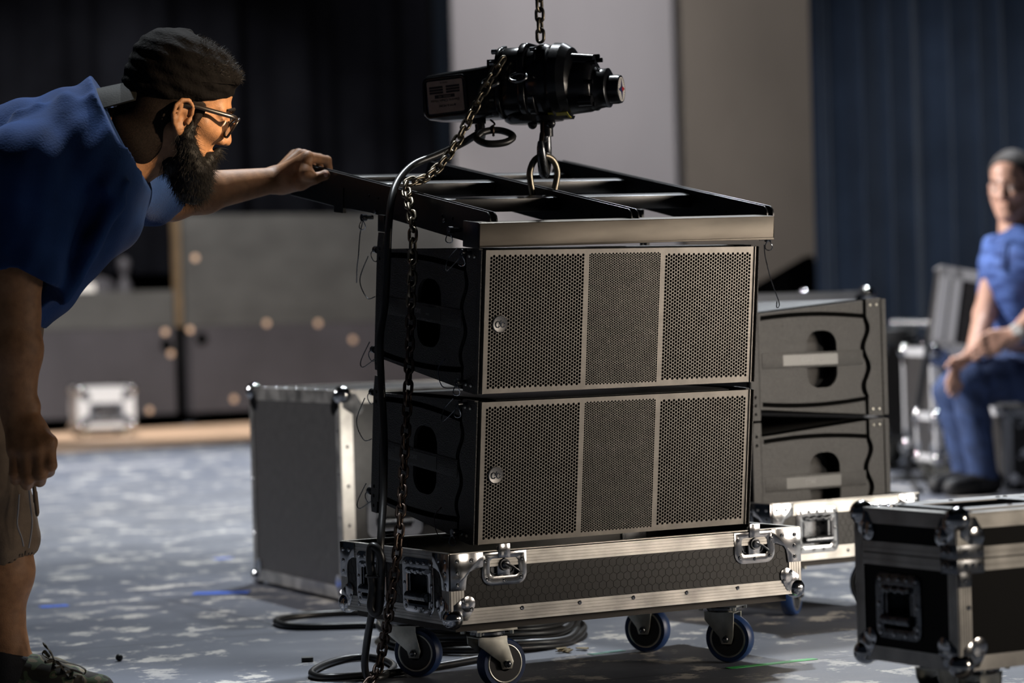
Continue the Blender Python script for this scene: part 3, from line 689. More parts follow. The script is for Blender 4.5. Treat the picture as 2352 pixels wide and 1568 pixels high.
b.add(text_mesh('Electric Chain Hoist', .0078, .0003), TX(0, .0085, 0)); b.add(text_mesh('TM & MORE', .0062, .0003), TX(-.002, .0195, 0)); b.add(text_mesh('MADE IN', .0042, .0003), TX(0, -.0285, 0))
b.prism([(-.021+.003*math.cos(PI/2+k*PI/5)*(1 if k % 2 == 0 else .4), .0195+.003*math.sin(PI/2+k*PI/5)*(1 if k % 2 == 0 else .4)) for k in range(10)], 'z', -.0003, .0004)
b.done('printing', M['ink'], npl)
b = MB(); b.X = XN; b.add(text_mesh('MODEL  M2', .0052, .0003), TX(0, 0, .0006)); b.done('printing', M['plate'], npl)
b = MB()
def fl_plate(x, tk, hw, zt, zb, r): b.prism([(p, q) for p, q in rrect(-hw, hw, zb, zt, r, 6)], 'x', x, x+tk)
fl_plate(-.066, .040, .066, .078, -.066, .040); fl_plate(-.075, .010, .075, .080, -.070, .045); fl_plate(-.026, .016, .078, .086, -.068, .05); fl_plate(-.012, .020, .07, .074, -.066, .04)
b.done('gear_flange', M['hoist'], ho, sharp=50, bev=.003)
b = MB(); b.lathe([(-.016, .070), (-.004, .076), (.020, .078), (.028, .074), (.032, .074), (.040, .0795), (.058, .078), (.074, .068), (.084, .052), (.088, .03)], (0, 0, .006), (1, 0, 0), 40); b.done('gear_housing', M['hoist'], ho, sharp=25)
b = MB(); b.lathe([(.06, .060), (.085, .058), (.110, .056), (.120, .052), (.124, .045)], (0, 0, -.006), (1, 0, 0), 32)
b.cyl((.075, -.02, .045), (.125, -.02, .041), .016, .014, 14); b.cyl((.10, -.05, -.042), (.128, -.05, -.042), .011, n=12)
for k, (y, z) in enumerate(((-.03, .042), (.02, .050), (-.052, .0), (-.04, -.045), (.0, .056))): b.cyl((.112, y, z-.004), (.131, y, z-.004), .0052, n=6)
b.done('brake_housing', M['hoist'], ho, sharp=40)
b = MB(); b.lathe([(.112, .045), (.124, .046), (.130, .042), (.142, .040), (.150, .041), (.153, .036)], (0, 0, -.014), (1, 0, 0), 32); b.done('end_housing', M['hoist'], ho, sharp=40)
b = MB(); b.lathe([(.145, .030), (.170, .030), (.176, .0285), (.177, .026), (.1755, .0255)], (0, 0, -.018), (1, 0, 0), 32); ec = b.done('end_cap', M['hoist'], ho, sharp=40)
XE = mat4((.1757, 0, -.018), ((0, 1, 0), (0, 0, 1), (1, 0, 0)))
b = MB(); b.X = XE; b.cyl((0, 0, 0), (0, 0, .0012), .0252, n=32); ds = b.done('star_disc', M['white'], ec)
for col, ks in (('navy', (0, 1, 2, 3, 4, 5)), ('red', (6, 7))):
    b = MB(); b.X = XE @ RZ(.1)
    for k in ks:
        a = PI/2+(k//2)*PI/2; s = 1 if k % 2 else -1
        b.prism([(.021*math.cos(a), .021*math.sin(a)), (.0075*math.cos(a+s*PI/4), .0075*math.sin(a+s*PI/4)), (0, 0)], 'z', .0010, .0018)
    b.done('star_point', M[col], ds)
b = MB(); b.X = XE; [b.box(.0215*math.cos(t)-.0006, .0215*math.cos(t)+.0006, .0215*math.sin(t)-.0006, .0215*math.sin(t)+.0006, .001, .0016) for t in np.linspace(0, 2*PI, 25)[:-1]]; b.done('dial_mark', M['ink'], ds)
b = MB(); b.prism([(-.02, -.0735), (.02, -.0735), (.03, -.066), (-.03, -.066)], 'x', .024, .066)
b.X = TX(.048, -.034, -.0665) @ RX(math.radians(64)); 
b.X = Matrix.Identity(4); b.done('housing_rib', M['hoist'], ho)
b = MB(); rs = []
for x in (.028, .070):
    rs.append([(x, -.0790*math.sin(t), .006-.0790*math.cos(t)) for t in np.linspace(.12, .52, 6)] + [(x, -.0770*math.sin(t), .006-.0770*math.cos(t)) for t in np.linspace(.52, .12, 6)])
b.rings(rs); b.done('warning_sticker', M['yel'], ho)
b = MB(); b.lathe([(0, .050), (.010, .046), (.016, .036)], (-.03, 0, -.064), (0, 0, -1), 24); b.lathe([(0, .040), (.010, .034)], (.014, 0, -.066), (0, 0, -1), 24)
for x in (-.012, .028): b.sph((x, -.02, -.082), .010, 8, (1, 1, 1.1))
b.cyl((.012, 0, -.07), (.012, 0, -.108), .0135, n=16); b.done('hook_block', M['hoist'], ho, sharp=40)
b = MB()
for x, y, z in ((-.016, -.080, .010), (-.082, -.064, .004)): b.X = TX(x, y, z); b.tube([(.018*math.cos(t), -.006+.009*math.sin(t)-.006, .009*math.sin(t)) for t in np.linspace(0, 2*PI, 24)[:-1]], .0035, 8, True)
b.done('lifting_eye', M['dsteel'], ho)
b = MB()
for y, z in ((-.06, .045), (-.045, .07), (-.066, -.03), (-.05, -.058), (.02, .082)):
    for x in (-.082, .002): b.cyl((x-.006, y, z), (x+.004, y, z), .0055, n=8)
b.done('housing_bolt', M['dsteel'], ho)
b = MB(); b.cyl((-.13, -.02, -.064), (-.13, -.02, -.076), .016, n=8); b.cyl((-.128, -.02, -.076), (-.126, -.02, -.10), .0105, n=16); b.cyl((-.127, -.02, -.088), (-.127, -.02, -.092), .0125, n=8); b.done('cable_gland', M['hoist'], ho)
# hook through the shackle (its plane runs away from the lens)
hk = np.array([.26, .966]); sb = np.array(BM @ Vector((ca, cb_, .734)))
s_loc = np.array(HM.inverted() @ Vector(sb)); base = np.array([.012, 0, -.100])
pl = [(0, .0), (.004, -.012), (.016, -.022), (.024, -.036)]; zr = s_loc[2]
C0 = np.array([s_loc[0], s_loc[1], 0]); n2 = np.array([-.15, .989])
def hk_pt(u, z): return (C0[0]+n2[0]*u, C0[1]+n2[1]*u, z)
path = [tuple(base), (base[0]*.6+s_loc[0]*.4-.004, base[1]*.6+s_loc[1]*.4, -.112), hk_pt(.028, zr+.052), hk_pt(.033, zr+.028), hk_pt(.031, zr+.002), hk_pt(.015, zr-.028), hk_pt(-.006, zr-.034), hk_pt(-.024, zr-.008), hk_pt(-.032, zr+.014), hk_pt(-.034, zr+.030)]
rad = [.008, .009, .0105, .0110, .0112, .0112, .0112, .0105, .009, .006]
P = spline(path, 6); Rr = [float(q) for q in np.interp(np.linspace(0, 9, len(P)), range(10), rad)]
b = MB(); b.tube(P, Rr, 12); hkp = b.done('hook', M['dsteel'], ho, sharp=60)
b = MB(); b.tube([path[1], hk_pt(-.014, zr+.046), hk_pt(-.030, zr+.026)], .0055, 8); b.done('safety_latch', M['rust'], hkp)
# ------------------------------------------------------------------ chains
lk = MB(); Lp, Wp = .0143, .0082; pts = []
for k in range(9): a = -PI/2+PI*k/8; pts.append((Wp*math.cos(a)*0+Wp*math.sin(a), 0, Lp-Wp+Wp*math.cos(a)))
for k in range(9): a = -PI/2+PI*k/8; pts.append((-Wp*math.sin(a), 0, -(Lp-Wp)-Wp*math.cos(a)))
lk.tube(pts, .0035, 8, True); LK = lk.done('link', None, None, sharp=70); LKM = LK.data; bpy.data.objects.remove(LK)
LK2 = LKM.copy(); LKM.materials.append(M['chain']); LK2.materials.append(M['rust'])
def resample(P, step):
    P = [np.array(p, float) for p in P]; d = np.r_[0, np.cumsum([np.linalg.norm(P[i+1]-P[i]) for i in range(len(P)-1)])]
    s = np.arange(step/2, d[-1], step); return [np.array([np.interp(x, d, [p[i] for p in P]) for i in range(3)]) for x in s]
def chain(name, label, pts, rusty=lambda p: False, twist=.6):
    t = thing(name, label, 'chain', Matrix.Translation(Vector([float(q) for q in pts[0]])))
    Q = resample(pts, .0215)
    for i, p in enumerate(Q):
        a = Q[max(i-1, 0)]; c = Q[min(i+1, len(Q)-1)]; d = Vector((c-a)).normalized()
        ref = Vector((0.25, -1, 0)); x = (ref - d*ref.dot(d)).normalized(); y = d.cross(x)
        X = Matrix((x, y, d)).transposed().to_4x4() @ RZ(twist + (PI/2 if i % 2 else 0)+.1*math.sin(i*1.3))
        X = Matrix.Translation(Vector(p-np.array(pts[0]))) @ X
        inst('link', LK2 if rusty(p) else LKM, t, X)
    return t
tp = hp(0.004, 0, .0918)
chain('load_chain', 'steel load chain rising straight up from the top of the hoist', [tp, tp+np.array([0.0, 0, .36])], twist=.75)
dr = bump_pt(.030, .318, .682)
outer = bump_pt(.010, .318, .645)
hang = [hp(-.045, -.090, .048), hp(-.060, -.100, .030), hp(-.11, -.11, -.055)]
a0 = hang[-1]
for k in range(1, 8):
    t = k/8; p = a0*(1-t)+dr*t; p[2] -= .030*math.sin(PI*t); hang.append(p)
hang += [dr+np.array([.010, 0, .006]), dr+np.array([-.012, -.006, -.004])]
hang += [at(948, 520, 5.44), at(944, 700, 5.44), at(938, 880, 5.43), at(928, 1060, 5.39), at(917, 1220, 5.31), at(908, 1300, 5.30), at(893, 1410, 5.33), at(878, 1490, 5.43)]
e0 = floor_at(866, 1544, .030); hang += [e0, floor_at(852, 1562, .024), floor_at(838, 1580, .010), floor_at(800, 1600, .005), floor_at(740, 1592, .005), floor_at(690, 1578, .006), floor_at(660, 1590, .005)]
hang = [h for h in spline(hang, 4)]
chain('slack_chain', 'slack oily hoist chain draped over the frame and hanging down to the floor', hang, rusty=lambda p: p[2] < .75, twist=.7)
# ------------------------------------------------------------------ black cables
def cable(label, pts, r=.0065, n=8, close=False, name='power_cable', group=None):
    p0 = np.array(pts[0], float)
    b = MB(); b.tube([p-p0 for p in spline(pts, 8, close)], r, 10, close); o = b.done(name, M['cable'], None, sharp=80); o.location = p0
    return tag(o, label, 'cable', group)
pc = [hp(-.126, -.02, -.110), at(1108, 305, 5.70), at(1095, 318, 5.68), at(1120, 330, 5.66), at(1160, 327, 5.67), at(1178, 314, 5.69), at(1160, 302, 5.71), at(1130, 299, 5.71), at(1098, 308, 5.69), at(1060, 330, 5.71), at(1000, 357, 5.68), at(950, 378, 5.64), at(916, 412, 5.57), at(900, 455, 5.52), at(893, 520, 5.50), at(889, 620, 5.50), at(884, 700, 5.50), at(873, 780, 5.49), at(876, 880, 5.49), at(882, 1000, 5.47), at(881, 1130, 5.43), at(875, 1230, 5.36), at(872, 1290, 5.35), at(866, 1360, 5.36), at(852, 1420, 5.39), at(842, 1480, 5.44), at(838, 1530, 5.47), floor_at(848, 1556, .009), floor_at(880, 1552, .008), floor_at(905, 1528, .008), floor_at(860, 1510, .008), floor_at(800, 1511, .008), floor_at(745, 1526, .008), floor_at(716, 1544, .008), floor_at(735, 1554, .008), floor_at(800, 1553, .008), floor_at(900, 1545, .008), floor_at(1000, 1530, .008), floor_at(1100, 1512, .008)]
pcb = cable('black hoist cable looped under the motor and running down past the slack chain', pc, .0075)
lp = [at(868, 1262, 5.325), at(853, 1256, 5.33), at(850, 1290, 5.33), at(856, 1350, 5.33), at(852, 1393, 5.33), at(862, 1408, 5.33), at(871, 1394, 5.33), at(874, 1340, 5.33), at(876, 1290, 5.325)]
b = MB(); p0 = pcb.location; b.tube([p-np.array(p0) for p in spline(lp, 8, True)], .0085, 10, True); b.done('bunched_loop', M['cable'], pcb, sharp=80)
b = MB(); q = np.array(at(862, 1322, 5.335))-np.array(p0); b.tube([q+np.array([.018*math.cos(t), .014*math.sin(t), 0]) for t in np.linspace(0, 2*PI, 20)[:-1]], .003, 6, True); b.done('cable_tie', M['rub'], pcb); b = MB()
q = np.array(hp(-.100, -.03, -.0695))-np.array(p0); q2 = np.array(at(1133, 300, 5.71))-np.array(p0)
b.tube(spline([q, q*.6+q2*.4+np.array([.006, 0, 0]), q*.3+q2*.7-np.array([.004, 0, 0]), q2], 6), .0022, 6); b.tube([q2+np.array([0, .010*math.cos(t), .010*math.sin(t)]) for t in np.linspace(0, 2*PI, 16)[:-1]], .0028, 6, True); b.done('cable_tie', M['rust'], pcb)
fl2 = [floor_at(x, y, .008) for x, y in ((925, 1412), (900, 1408), (800, 1407), (720, 1411), (650, 1419), (634, 1428), (660, 1437), (720, 1439), (800, 1437), (900, 1434), (925, 1436))]
cable('thick black cable making one long flat loop on the floor behind the tray', fl2, .008, name='floor_cable')
cc = floor_at(1118, 1462); cpts = []
for k in range(7):
    rr = .235-.012*(k % 3); ox, oy = random.uniform(-.02, .02), random.uniform(-.03, .03)
    for j in range(10):
        t = 2*PI*(j/10+k*1.0)
        cpts.append(cc+np.array([ox+rr*.95*math.cos(t), oy+rr*math.sin(t)*1.35, .009+.009*k+.004*math.sin(3*t)]))
cable('thick black cable coiled in a stack of loops on the floor under the tray', cpts, .0085, name='coiled_cable')
# ================================================================== setting
def plane_obj(name, pts, m, kind='structure'):
    me = bpy.data.meshes.new(name); me.from_pydata([tuple(float(c) for c in p) for p in pts], [], [tuple(range(len(pts)))]); me.materials.append(m)
    o = bpy.data.objects.new(name, me); COL.objects.link(o); o['kind'] = kind; return o
b = MB(); b.box(-14, 16, -1, 34, -.05, 0); f_ = b.done('floor', M['floor'], None); f_['kind'] = 'structure'
WD = np.array([math.cos(.60), math.sin(.60), 0]); WN = np.array([WD[1], -WD[0], 0])      # back wall runs away to the right
W0 = floor_at(420, 985); W0 = W0*(19.2/W0[1]); W0[2] = 0; W0[0] = ray(420, 985)[0]*19.2
WM = mat4(W0, (WD, -WN, np.array([0, 0, 1.0])))                                    # local x along wall, y behind it
def wall_u(px, py=800):  # wall coordinate under a pixel column
    p = on_plane(px, py, W0, WN); return float((p-W0) @ WD), float(p[2])
def wall_part(name, m, u0, u1, z0, z1, y0=0.0, y1=.1, bev=0):
    b = MB(); b.box(u0, u1, y0, y1, z0, z1); o = b.done(name, m, None, bev=bev); o.matrix_world = WM; o['kind'] = 'structure'; return o
uL, _ = wall_u(430); zt = wall_u(600, 492)[1]; zs = wall_u(600, 745)[1]; uW = wall_u(1040, 200)[0]
zl = wall_u(300, 668)[1]; uK = wall_u(405)[0]
p_up = wall_part('wall_back', M['flat'], uL, uW+.3, zs, zt); p_lo = wall_part('wall_back_lower', M['flat2'], uL+.03, uW+.3, .10, zs-.004, .0, .1)
p_l2 = wall_part('wall_left_lower', M['flat2'], uK-8, uK, .10, zs, .02, .1); p_l1 = wall_part('wall_left', M['flat'], uK-8, uK, zs+.004, zl, .02, .1)
for pr, pp, m_ in ((p_lo, (730, 742), 'tan'), (p_lo, (612, 742), 'tan'), (p_lo, (810, 780), 'tan'), (p_lo, (436, 757), 'tan'), (p_lo, (537, 916), 'tan'), (p_up, (448, 592), 'tan'), (p_l2, (382, 762), 'tan'), (p_l2, (346, 942), 'tan'), (p_l2, (395, 812), 'tan'), (p_lo, (463, 778), 'cav'), (p_l2, (385, 792), 'cav')):
    q = on_plane(*pp, W0, WN); u = float((q-W0) @ WD)
    b = MB(); big = .045 if m_ == 'cav' else .022; yy = 0 if pr in (p_lo, p_up) else .02
    b.cyl((u, yy-.006, q[2]), (u, yy+.002, q[2]), big, n=14); b.done('wall_bolt' if m_ != 'cav' else 'hand_hole', M[m_], pr)
wall_part('trim_1', M['tan'], uK-9, uW+.6, .0, .012, -2.6, -.05)
wall_part('wall_void', M['cav'], uK-9, uW+.3, .0, 3.2, .7, .8)
wall_part('wall_back_edge', M['dtan'], uL-.055, uL-.015, zs, zt, .03, .09)
# screen wall and its darker returns further right
uS = wall_u(1562)[0]; uB = wall_u(1742)[0]; uE = wall_u(1905)[0]
wl = wall_part('wall_right', M['wallw'], uW, uS, 0, 9, -.02, .0)
b = MB(); b.prism([(uS, -.02), (uB, .9), (uB, 1.0), (uS, .05)], 'z', 0, 9); o = b.done('wall_right_return', M['wallr'], None); o.matrix_world = WM; o['kind'] = 'structure'
b = MB(); b.prism([(uB, .9), (uE+3, 2.2), (uE+3, 2.3), (uB, 1.0)], 'z', 0, 9); o = b.done('wall_far', M['wallb'], None); o.matrix_world = WM; o['kind'] = 'structure'
def curtain(name, label, p0, p1, z0, z1, m, folds, amp, n=500):
    p0, p1 = np.array(p0), np.array(p1); d = (p1-p0)/np.linalg.norm(p1-p0); nn = np.array([d[1], -d[0], 0]); Lc = np.linalg.norm(p1-p0)
    b = MB(); A = []; B = []
    ph = np.cumsum(rng.uniform(.55, 1.5, n)); ph = ph/ph[-1]*folds*2*PI
    for k in range(n):
        s = k/(n-1); q = d*Lc*s+nn*amp*(math.sin(ph[k])+.35*math.sin(2.3*ph[k]+1))
        A.append(b.v((*q[:2], z0))); B.append(b.v((*(q*.985+d*Lc*.0075)[:2], z1)))
    for k in range(n-1): b.f((A[k], A[k+1], B[k+1], B[k]))
    o = b.done(name, m, None, sharp=80); o.location = (float(p0[0]), float(p0[1]), 0)
    sm = o.modifiers.new('thickness', 'SOLIDIFY'); sm.thickness = .01
    return tag(o, label, 'curtain')
u_d = wall_u(1042, 200)[0]
q0 = W0+WD*(u_d-9)-WN*.35; q1 = W0+WD*(u_d+.02)-WN*.35
curtain('stage_curtain', 'black stage drape filling the upper left behind the leaning person', q0, q1, zt-.4, 9, M['drape'], 14, .05)
Zc = 15.0
curtain('stage_curtain', 'dark blue pleated curtain hanging behind the seated person', at(1862, 500, Zc), at(2700, 500, Zc+1.5), .35, 8, M['curt'], 13, .085, 700)
# dark slanting cloth at the foot of the far wall
b = MB(); X0 = at(1735, 662, 15.6); X1 = at(1868, 585, 15.4)
b.rings([[X0-X0, X1-X0, at(1900, 700, 15.3)-X0, at(1735, 760, 15.5)-X0], [np.array([0, .5, 0]), X1-X0+np.array([0, .5, 0]), at(1900, 700, 15.3)-X0+np.array([0, .5, 0]), at(1735, 760, 15.5)-X0+np.array([0, .5, 0])]])
b.box(.0, .45, .05, .45, -float(X0[2]), -.08)
o = b.done('draped_ramp', M['cav'], None); o.location = [float(q) for q in X0]; tag(o, 'black slanting cover sloping up in front of the beige wall', 'cover')
# ceiling above, out of frame
b = MB(); b.box(-14, 16, -1, 34, 11, 11.1); o = b.done('ceiling', M['drape'], None); o['kind'] = 'structure'
# ================================================================== other flight cases
def simple_case(name, label, O, ax, W, D, z0, z1, rw=.03, holes={}, hi=False, group=None, panel='panel', alu='alu', balls=True, br=.024, faces=('front', 'left', 'right', 'back')):
    t = thing(name, label, 'flight case', mat4(O, ax), group)
    case_shell(t, W, D, z0, z1, rw, holes, None, False, hi, panel, alu=alu, faces=faces)
    if balls:
        for sx, x in ((-1, 0), (1, W)):
            for sy, y in ((-1, 0), (1, D)):
                for sz, z in ((-1, z0), (1, z1)): ball_corner(t, (x, y, z), sx, sy, sz, br, 'steel', hi)
    return t
# tall case behind the tray, left
lc_ax = axes(.4231); lcO = np.array([-.4399, 7.0015, 0])
lw, ld, lz = 1.0, .7044, .541
hh = (.20, .28, .19, .30)
lc = simple_case('flight_case', 'tall grey flight case standing on the floor behind the left end of the tray', lcO, lc_ax, lw, ld, .012, lz, .032, {'front': [hh, (.70, .78, .19, .30)]}, panel='panel')
Xf = face('front', lw, ld)
for u in (.14, .72):
    handle(lc, Xf, u, .235, .15, .14, hi=False)
rivets(lc, Xf, [(.016, z) for z in (.1, .2, .3, .4)], .002)
rivets(lc, face('left', lw, ld), [(ld-.016, z) for z in (.11, .22, .33, .44)]+[(.016, z) for z in (.14, .29, .43)], .002)
for q in (.06, .14, .22, .30, .38, .46, .54, .62): inst('rivet', RIV, lc, TX(.016, q, lz+.0016))
# small case in the right foreground
fg_ax = axes(.5288); fgO = np.array([.7008, 4.4098, 0]); fw, fd, fz0, fz1 = .52, .2662, .133, .3845
fgh = {'left': [(fd-.190, fd-.115, .186, .262)]}
fg = simple_case('flight_case', 'small black flight case with lidded top at the right edge of the foreground', fgO, fg_ax, fw, fd, fz0, fz1, .024, fgh, hi=True, alu='alu', br=.021, panel='dark')
Xl = face('left', fw, fd); Xf = face('front', fw, fd)
handle(fg, Xl, fd-.153, .226, .118, .108, m='dsteel')
sm_z = .313
for fn, w_ in (('left', fd), ('front', fw), ('right', fd), ('back', fw)):
    b = MB(); X = face(fn, fw, fd); slab_u(b, X, .024, w_-.024, sm_z, sm_z+.018, .0024, 2); slab_u(b, X, .024, w_-.024, sm_z-.021, sm_z-.002, .0024, 2); b.done('lid_rail', M['alu'], fg)
for sx, x in ((-1, 0), (1, fw)):
    b = MB()
    for z0, z1 in ((sm_z+.0005, sm_z+.022), (sm_z-.024, sm_z-.0015)):
        b.prism([(x-sx*q, z) for q, z in ((-.001, z0), (.052, z0), (.052, z1), (-.001, z1))], 'y', -.0035, .001); b.prism([(q, z) for q, z in ((-.003, z0), (.040, z0), (.040, z1), (-.003, z1))], 'x', x-sx*.001, x+sx*.0035)
    b.prism([(x-sx*q, z) for q, z in ((0, sm_z-.045), (.024, sm_z-.045), (.026, sm_z-.02), (0, sm_z-.02))], 'y', -.0035, .001)
    pr = b.done('corner_brace', M['dsteel'], fg, bev=.0006)
    rivets(pr, Xf, [(x-sx*q, z) for q, z in ((.014, sm_z+.011), (.042, sm_z+.011), (.014, sm_z-.011), (.028, sm_z-.011), (.042, sm_z-.011), (.012, sm_z-.034))], .0034)
    if sx < 0: rivets(pr, Xl, [(fd-q, z) for q, z in ((.012, sm_z+.011), (.030, sm_z+.011), (.012, sm_z-.011), (.030, sm_z-.011))], .0034)
rivets(fg, Xf, [(.018, .235)], .002)
for x0, x1 in ((.07, .25), (.29, .46)):
    b = MB(); b.holed(rrect(x0-.02, x1+.02, .045, fd-.045, .012), [rrect(x0, x1, .075, fd-.075, .008)], 'z', fz1, fz1+.004); pt = b.done('dish_plate', M['pale'], fg, bev=.0008)  # plates take the lightened metal so the case top looks lit
    rivets(pt, Matrix.Identity(4), [(x, y) for x in (x0-.012, (x0+x1)/2, x1+.012) for y in (.058, fd-.058)], fz1+.004)
    b = MB(); b.box(x0, x1, .075, fd-.075, fz1+.0008, fz1+.0015); b.done('dish_well', M['cav'], pt)
for x in (.10, fw-.10):
    for y in (.08, fd-.08): caster(fg, x, y, fz0, x+.012, y-.0, -PI/2+.3, .050, 'rub')
# small case far at back left
sO = W0+WD*(wall_u(178)[0]+.20)+WN*.75; sO = np.array([ray(180, 975)[0]*17.6, 17.6, 0]); 
scx = axes(.25); sw, sdp, s0, s1 = .36, .55, .07, .325
sc_ = simple_case('flight_case', 'small silver-edged flight case on the floor against the far left wall', sO, scx, sw, sdp, s0, s1, .05, {'front': [(.09, .27, .125, .20)]}, br=.032, alu='pale', panel='pale')
handle(sc_, face('front', sw, sdp), sw/2, .165, .22, .13, hi=False)
for x in (.05, sw-.05):
    for y in (.06, sdp-.06): caster(sc_, x, y, s0, x, y, -PI/2, .026, 'rub')
# long case with a bright rim behind the stacked speakers
bO = np.array([ray(2003, 700)[0]*9.0, 9.0, 0]); bx = axes(.33)
bl = simple_case('flight_case', 'long case with bright silver rim right behind the stacked speakers', bO - .95*bx[0], bx, .95, .5, .14, float(at(2003, 668, 9.0)[2]), .035, br=.03, alu='pale')  # rim colour lightened in place of backlight
for x in (.1, .85):
    for y in (.1, .4): caster(bl, x, y, .14, x, y, -PI/2, .05, 'rub')
# dark amplifier case with cables heaped on it
kO = np.array([ray(2012, 800)[0]*12.0, 12.0, 0]); kx = axes(.12); kz1 = float(at(2060, 792, 12.0)[2]); kz0 = float(at(2060, 1004, 12.0)[2])
kc = simple_case('flight_case', 'black case under a heap of grey cables, left of the open trunk', kO, kx, .225, .5, max(kz0, .11), kz1, .012, alu='dsteel', br=.02)
for x in (.05, .175):
    for y in (.08, .42): caster(kc, x, y, max(kz0, .11), x, y, -PI/2, .04, 'rub')
M['gcab'] = mat('grey_cable_jacket', (.20, .20, .20), .4)
c0 = np.array(kO)+kx[0]*.11+kx[1]*.2; cp = []
for k in range(3):
    for j in range(9):
        t = 2*PI*j/9; cp.append(c0+kx[0]*(.115*math.cos(t)+random.uniform(-.015, .015))+kx[1]*(.13*math.sin(t))+np.array([0, 0, kz1+.020+.022*k+.006*math.sin(2*t+k)]))
b = MB(); b.tube([p-c0 for p in spline(cp, 5)], .010, 8); o = b.done('coiled_cable', M['gcab'], None, sharp=80); o.location = c0; tag(o, 'grey cable heaped in rough coils on top of the black case', 'cable')
t0 = at(2048, 742, 12.1); t1 = at(2136, 742, 12.0)
b = MB(); b.cyl((0, 0, 0), t1-t0, .017, n=12); b.cyl((t1-t0)*.94, (t1-t0)*1.03, .022, n=12); o = b.done('steel_tube', M['steel'], None); o.location = t0; tag(o, 'short shiny steel tube lying across the cable heap', 'tube')
# thin black stand leaning beside that case, with its cable
s0_ = floor_at(2084, 1104); s1_ = at(2132, 790, s0_[1]-.32)
st = thing('microphone_stand', 'thin black leaning stand in front of the cable-topped case', 'stand', Matrix.Translation(Vector(s0_)))
b = MB(); b.cyl((0, 0, .02), s1_-s0_, .013, n=10); b.done('pole', M['blk'], st)
b = MB(); b.lathe([(0, .075), (.012, .073), (.03, .025)], (0, 0, 0), (0, 0, 1), 24); b.done('base', M['blk'], st)
b = MB(); b.tube([s1_-s0_, s1_-s0_+np.array([-.05, 0, .03])], .010, 8); b.done('clamp', M['blk'], st)
cable('dark cable curving over the bright floor near the seated person\'s feet', [floor_at(x, y, .012) for x, y in ((2098, 1113), (2108, 1122), (2116, 1127))], .011, name='floor_cable')
# open trunk behind the seated person
tO = np.array([ray(2142, 900)[0]*11.2, 11.2, 0]); tx = axes(.1)
tz1 = float(at(2142, 800, 11.2)[2]); tz0 = .12
tk = simple_case('flight_case', 'open flight case with leaning silver-edged lid behind the seated person', tO, tx, .62, .5, tz0, tz1, .034, alu='pale', br=.034, hi=False)
lid0 = np.array([.03, .25, tz1]); lh = float(at(2200, 605, 11.3)[2])-tz1
XL_ = TX(.055, .22, tz1+.004) @ RX(math.radians(-8)) @ RY(math.radians(11))
b = MB(); b.X = XL_; b.box(.0, .55, .0, .10, .0, lh); ldp = b.done('lid', M['panel'], tk)
for u0, u1, v0, v1 in ((0, .045, 0, lh), (.055, .095, 0, lh), (0, .55, lh-.045, lh), (0, .55, 0, .03)):
    b = MB(); b.X = XL_; b.box(u0, u1, -.004, .012, v0, v1); b.done('edge_rail', M['pale'], ldp)  # lightened metal stands in for bright reflections on the lid edges
b = MB(); b.X = XL_; b.box(-.003, .553, -.003, .105, lh-.002, lh+.003); b.done('edge_rail', M['pale'], ldp)
for z in (.25, .36, .47):
    b = MB(); b.box(-.004, .08, -.006, .004, z, z+.03); b.done('latch', M['steel'], tk)
for x in (.08, .54):
    for y in (.1, .4): caster(tk, x, y, tz0, x, y, -PI/2, .045, 'rub')
gO = np.array([ray(2150, 1000)[0]*10.75, 10.75, 0])
gz1 = float(at(2180, 950, 10.75)[2])
gc = simple_case('flight_case', 'low silver-cornered case beside the seated person\'s shins', gO, axes(.12), .12, .3, .10, gz1, .028, alu='pale', br=.03)
for x in (.035, .085):
    for y in (.07, .23): caster(gc, x, y, .10, x, y, -PI/2, .036, 'rub')
# case used as a seat
eO = np.array([ray(2312, 1100)[0]*10.5, 10.5, 0]); ez1 = float(at(2312, 940, 10.5)[2])
et = simple_case('flight_case', 'black case with silver edges that the seated person sits on', eO, axes(.1), .62, .55, .02, ez1, .028, alu='pale', br=.018)
for z in (.12, .24, .36): ball_corner(et, (.05, 0, z), -1, -1, -1, .016, 'steel', False)
b = MB(); b.box(0, .07, 0, .05, 0, .11); o = b.done('plastic_bottle', M['bluep'], None, bev=.015); o.location = at(2176, 845, 11.0)*1.0; o.location.z = gz1+.002; o.location.x = gO[0]+.025; o.location.y = gO[1]+.08; tag(o, 'small bright blue plastic bottle on the low case beside the seated knee', 'bottle')
# things at the far left wall opening
b = MB(); q = on_plane(190, 660, W0, WN); u = float((q-W0) @ WD); b.box(u-.12, u+.11, .03, .12, zl, zl+.055); o = b.done('paper_stack', M['white'], None, bev=.004); o.matrix_world = WM; tag(o, 'white papers on the ledge of the far left wall', 'papers')
b = MB(); b.X = TX(wall_u(272)[0], .30, zl-.05); b.lathe([(0, .14), (.10, .13), (.14, .09), (.16, .03)], (0, 0, 0), (0, 0, 1), 20); o = b.done('covered_lamp', M['flat2'], None); o.matrix_world = WM; tag(o, 'round dim grey object on the ledge beside the white papers', 'lamp')
wall_part('wall_ledge', M['flat'], uK-8, uK, zl-.06, zl-.01, .1, .7)
b = MB(); uu = wall_u(335)[0]; b.lathe([(-.05, .05), (.04, .05), (.10, .022), (.14, .035), (.19, .05), (.235, .03)], (uu, .3, zl), (0, 0, 1), 16); o = b.done('small_lamp', M['flat2'], None); o.matrix_world = WM; tag(o, 'small dim standing lamp at the right of the ledge by the dark opening', 'lamp')
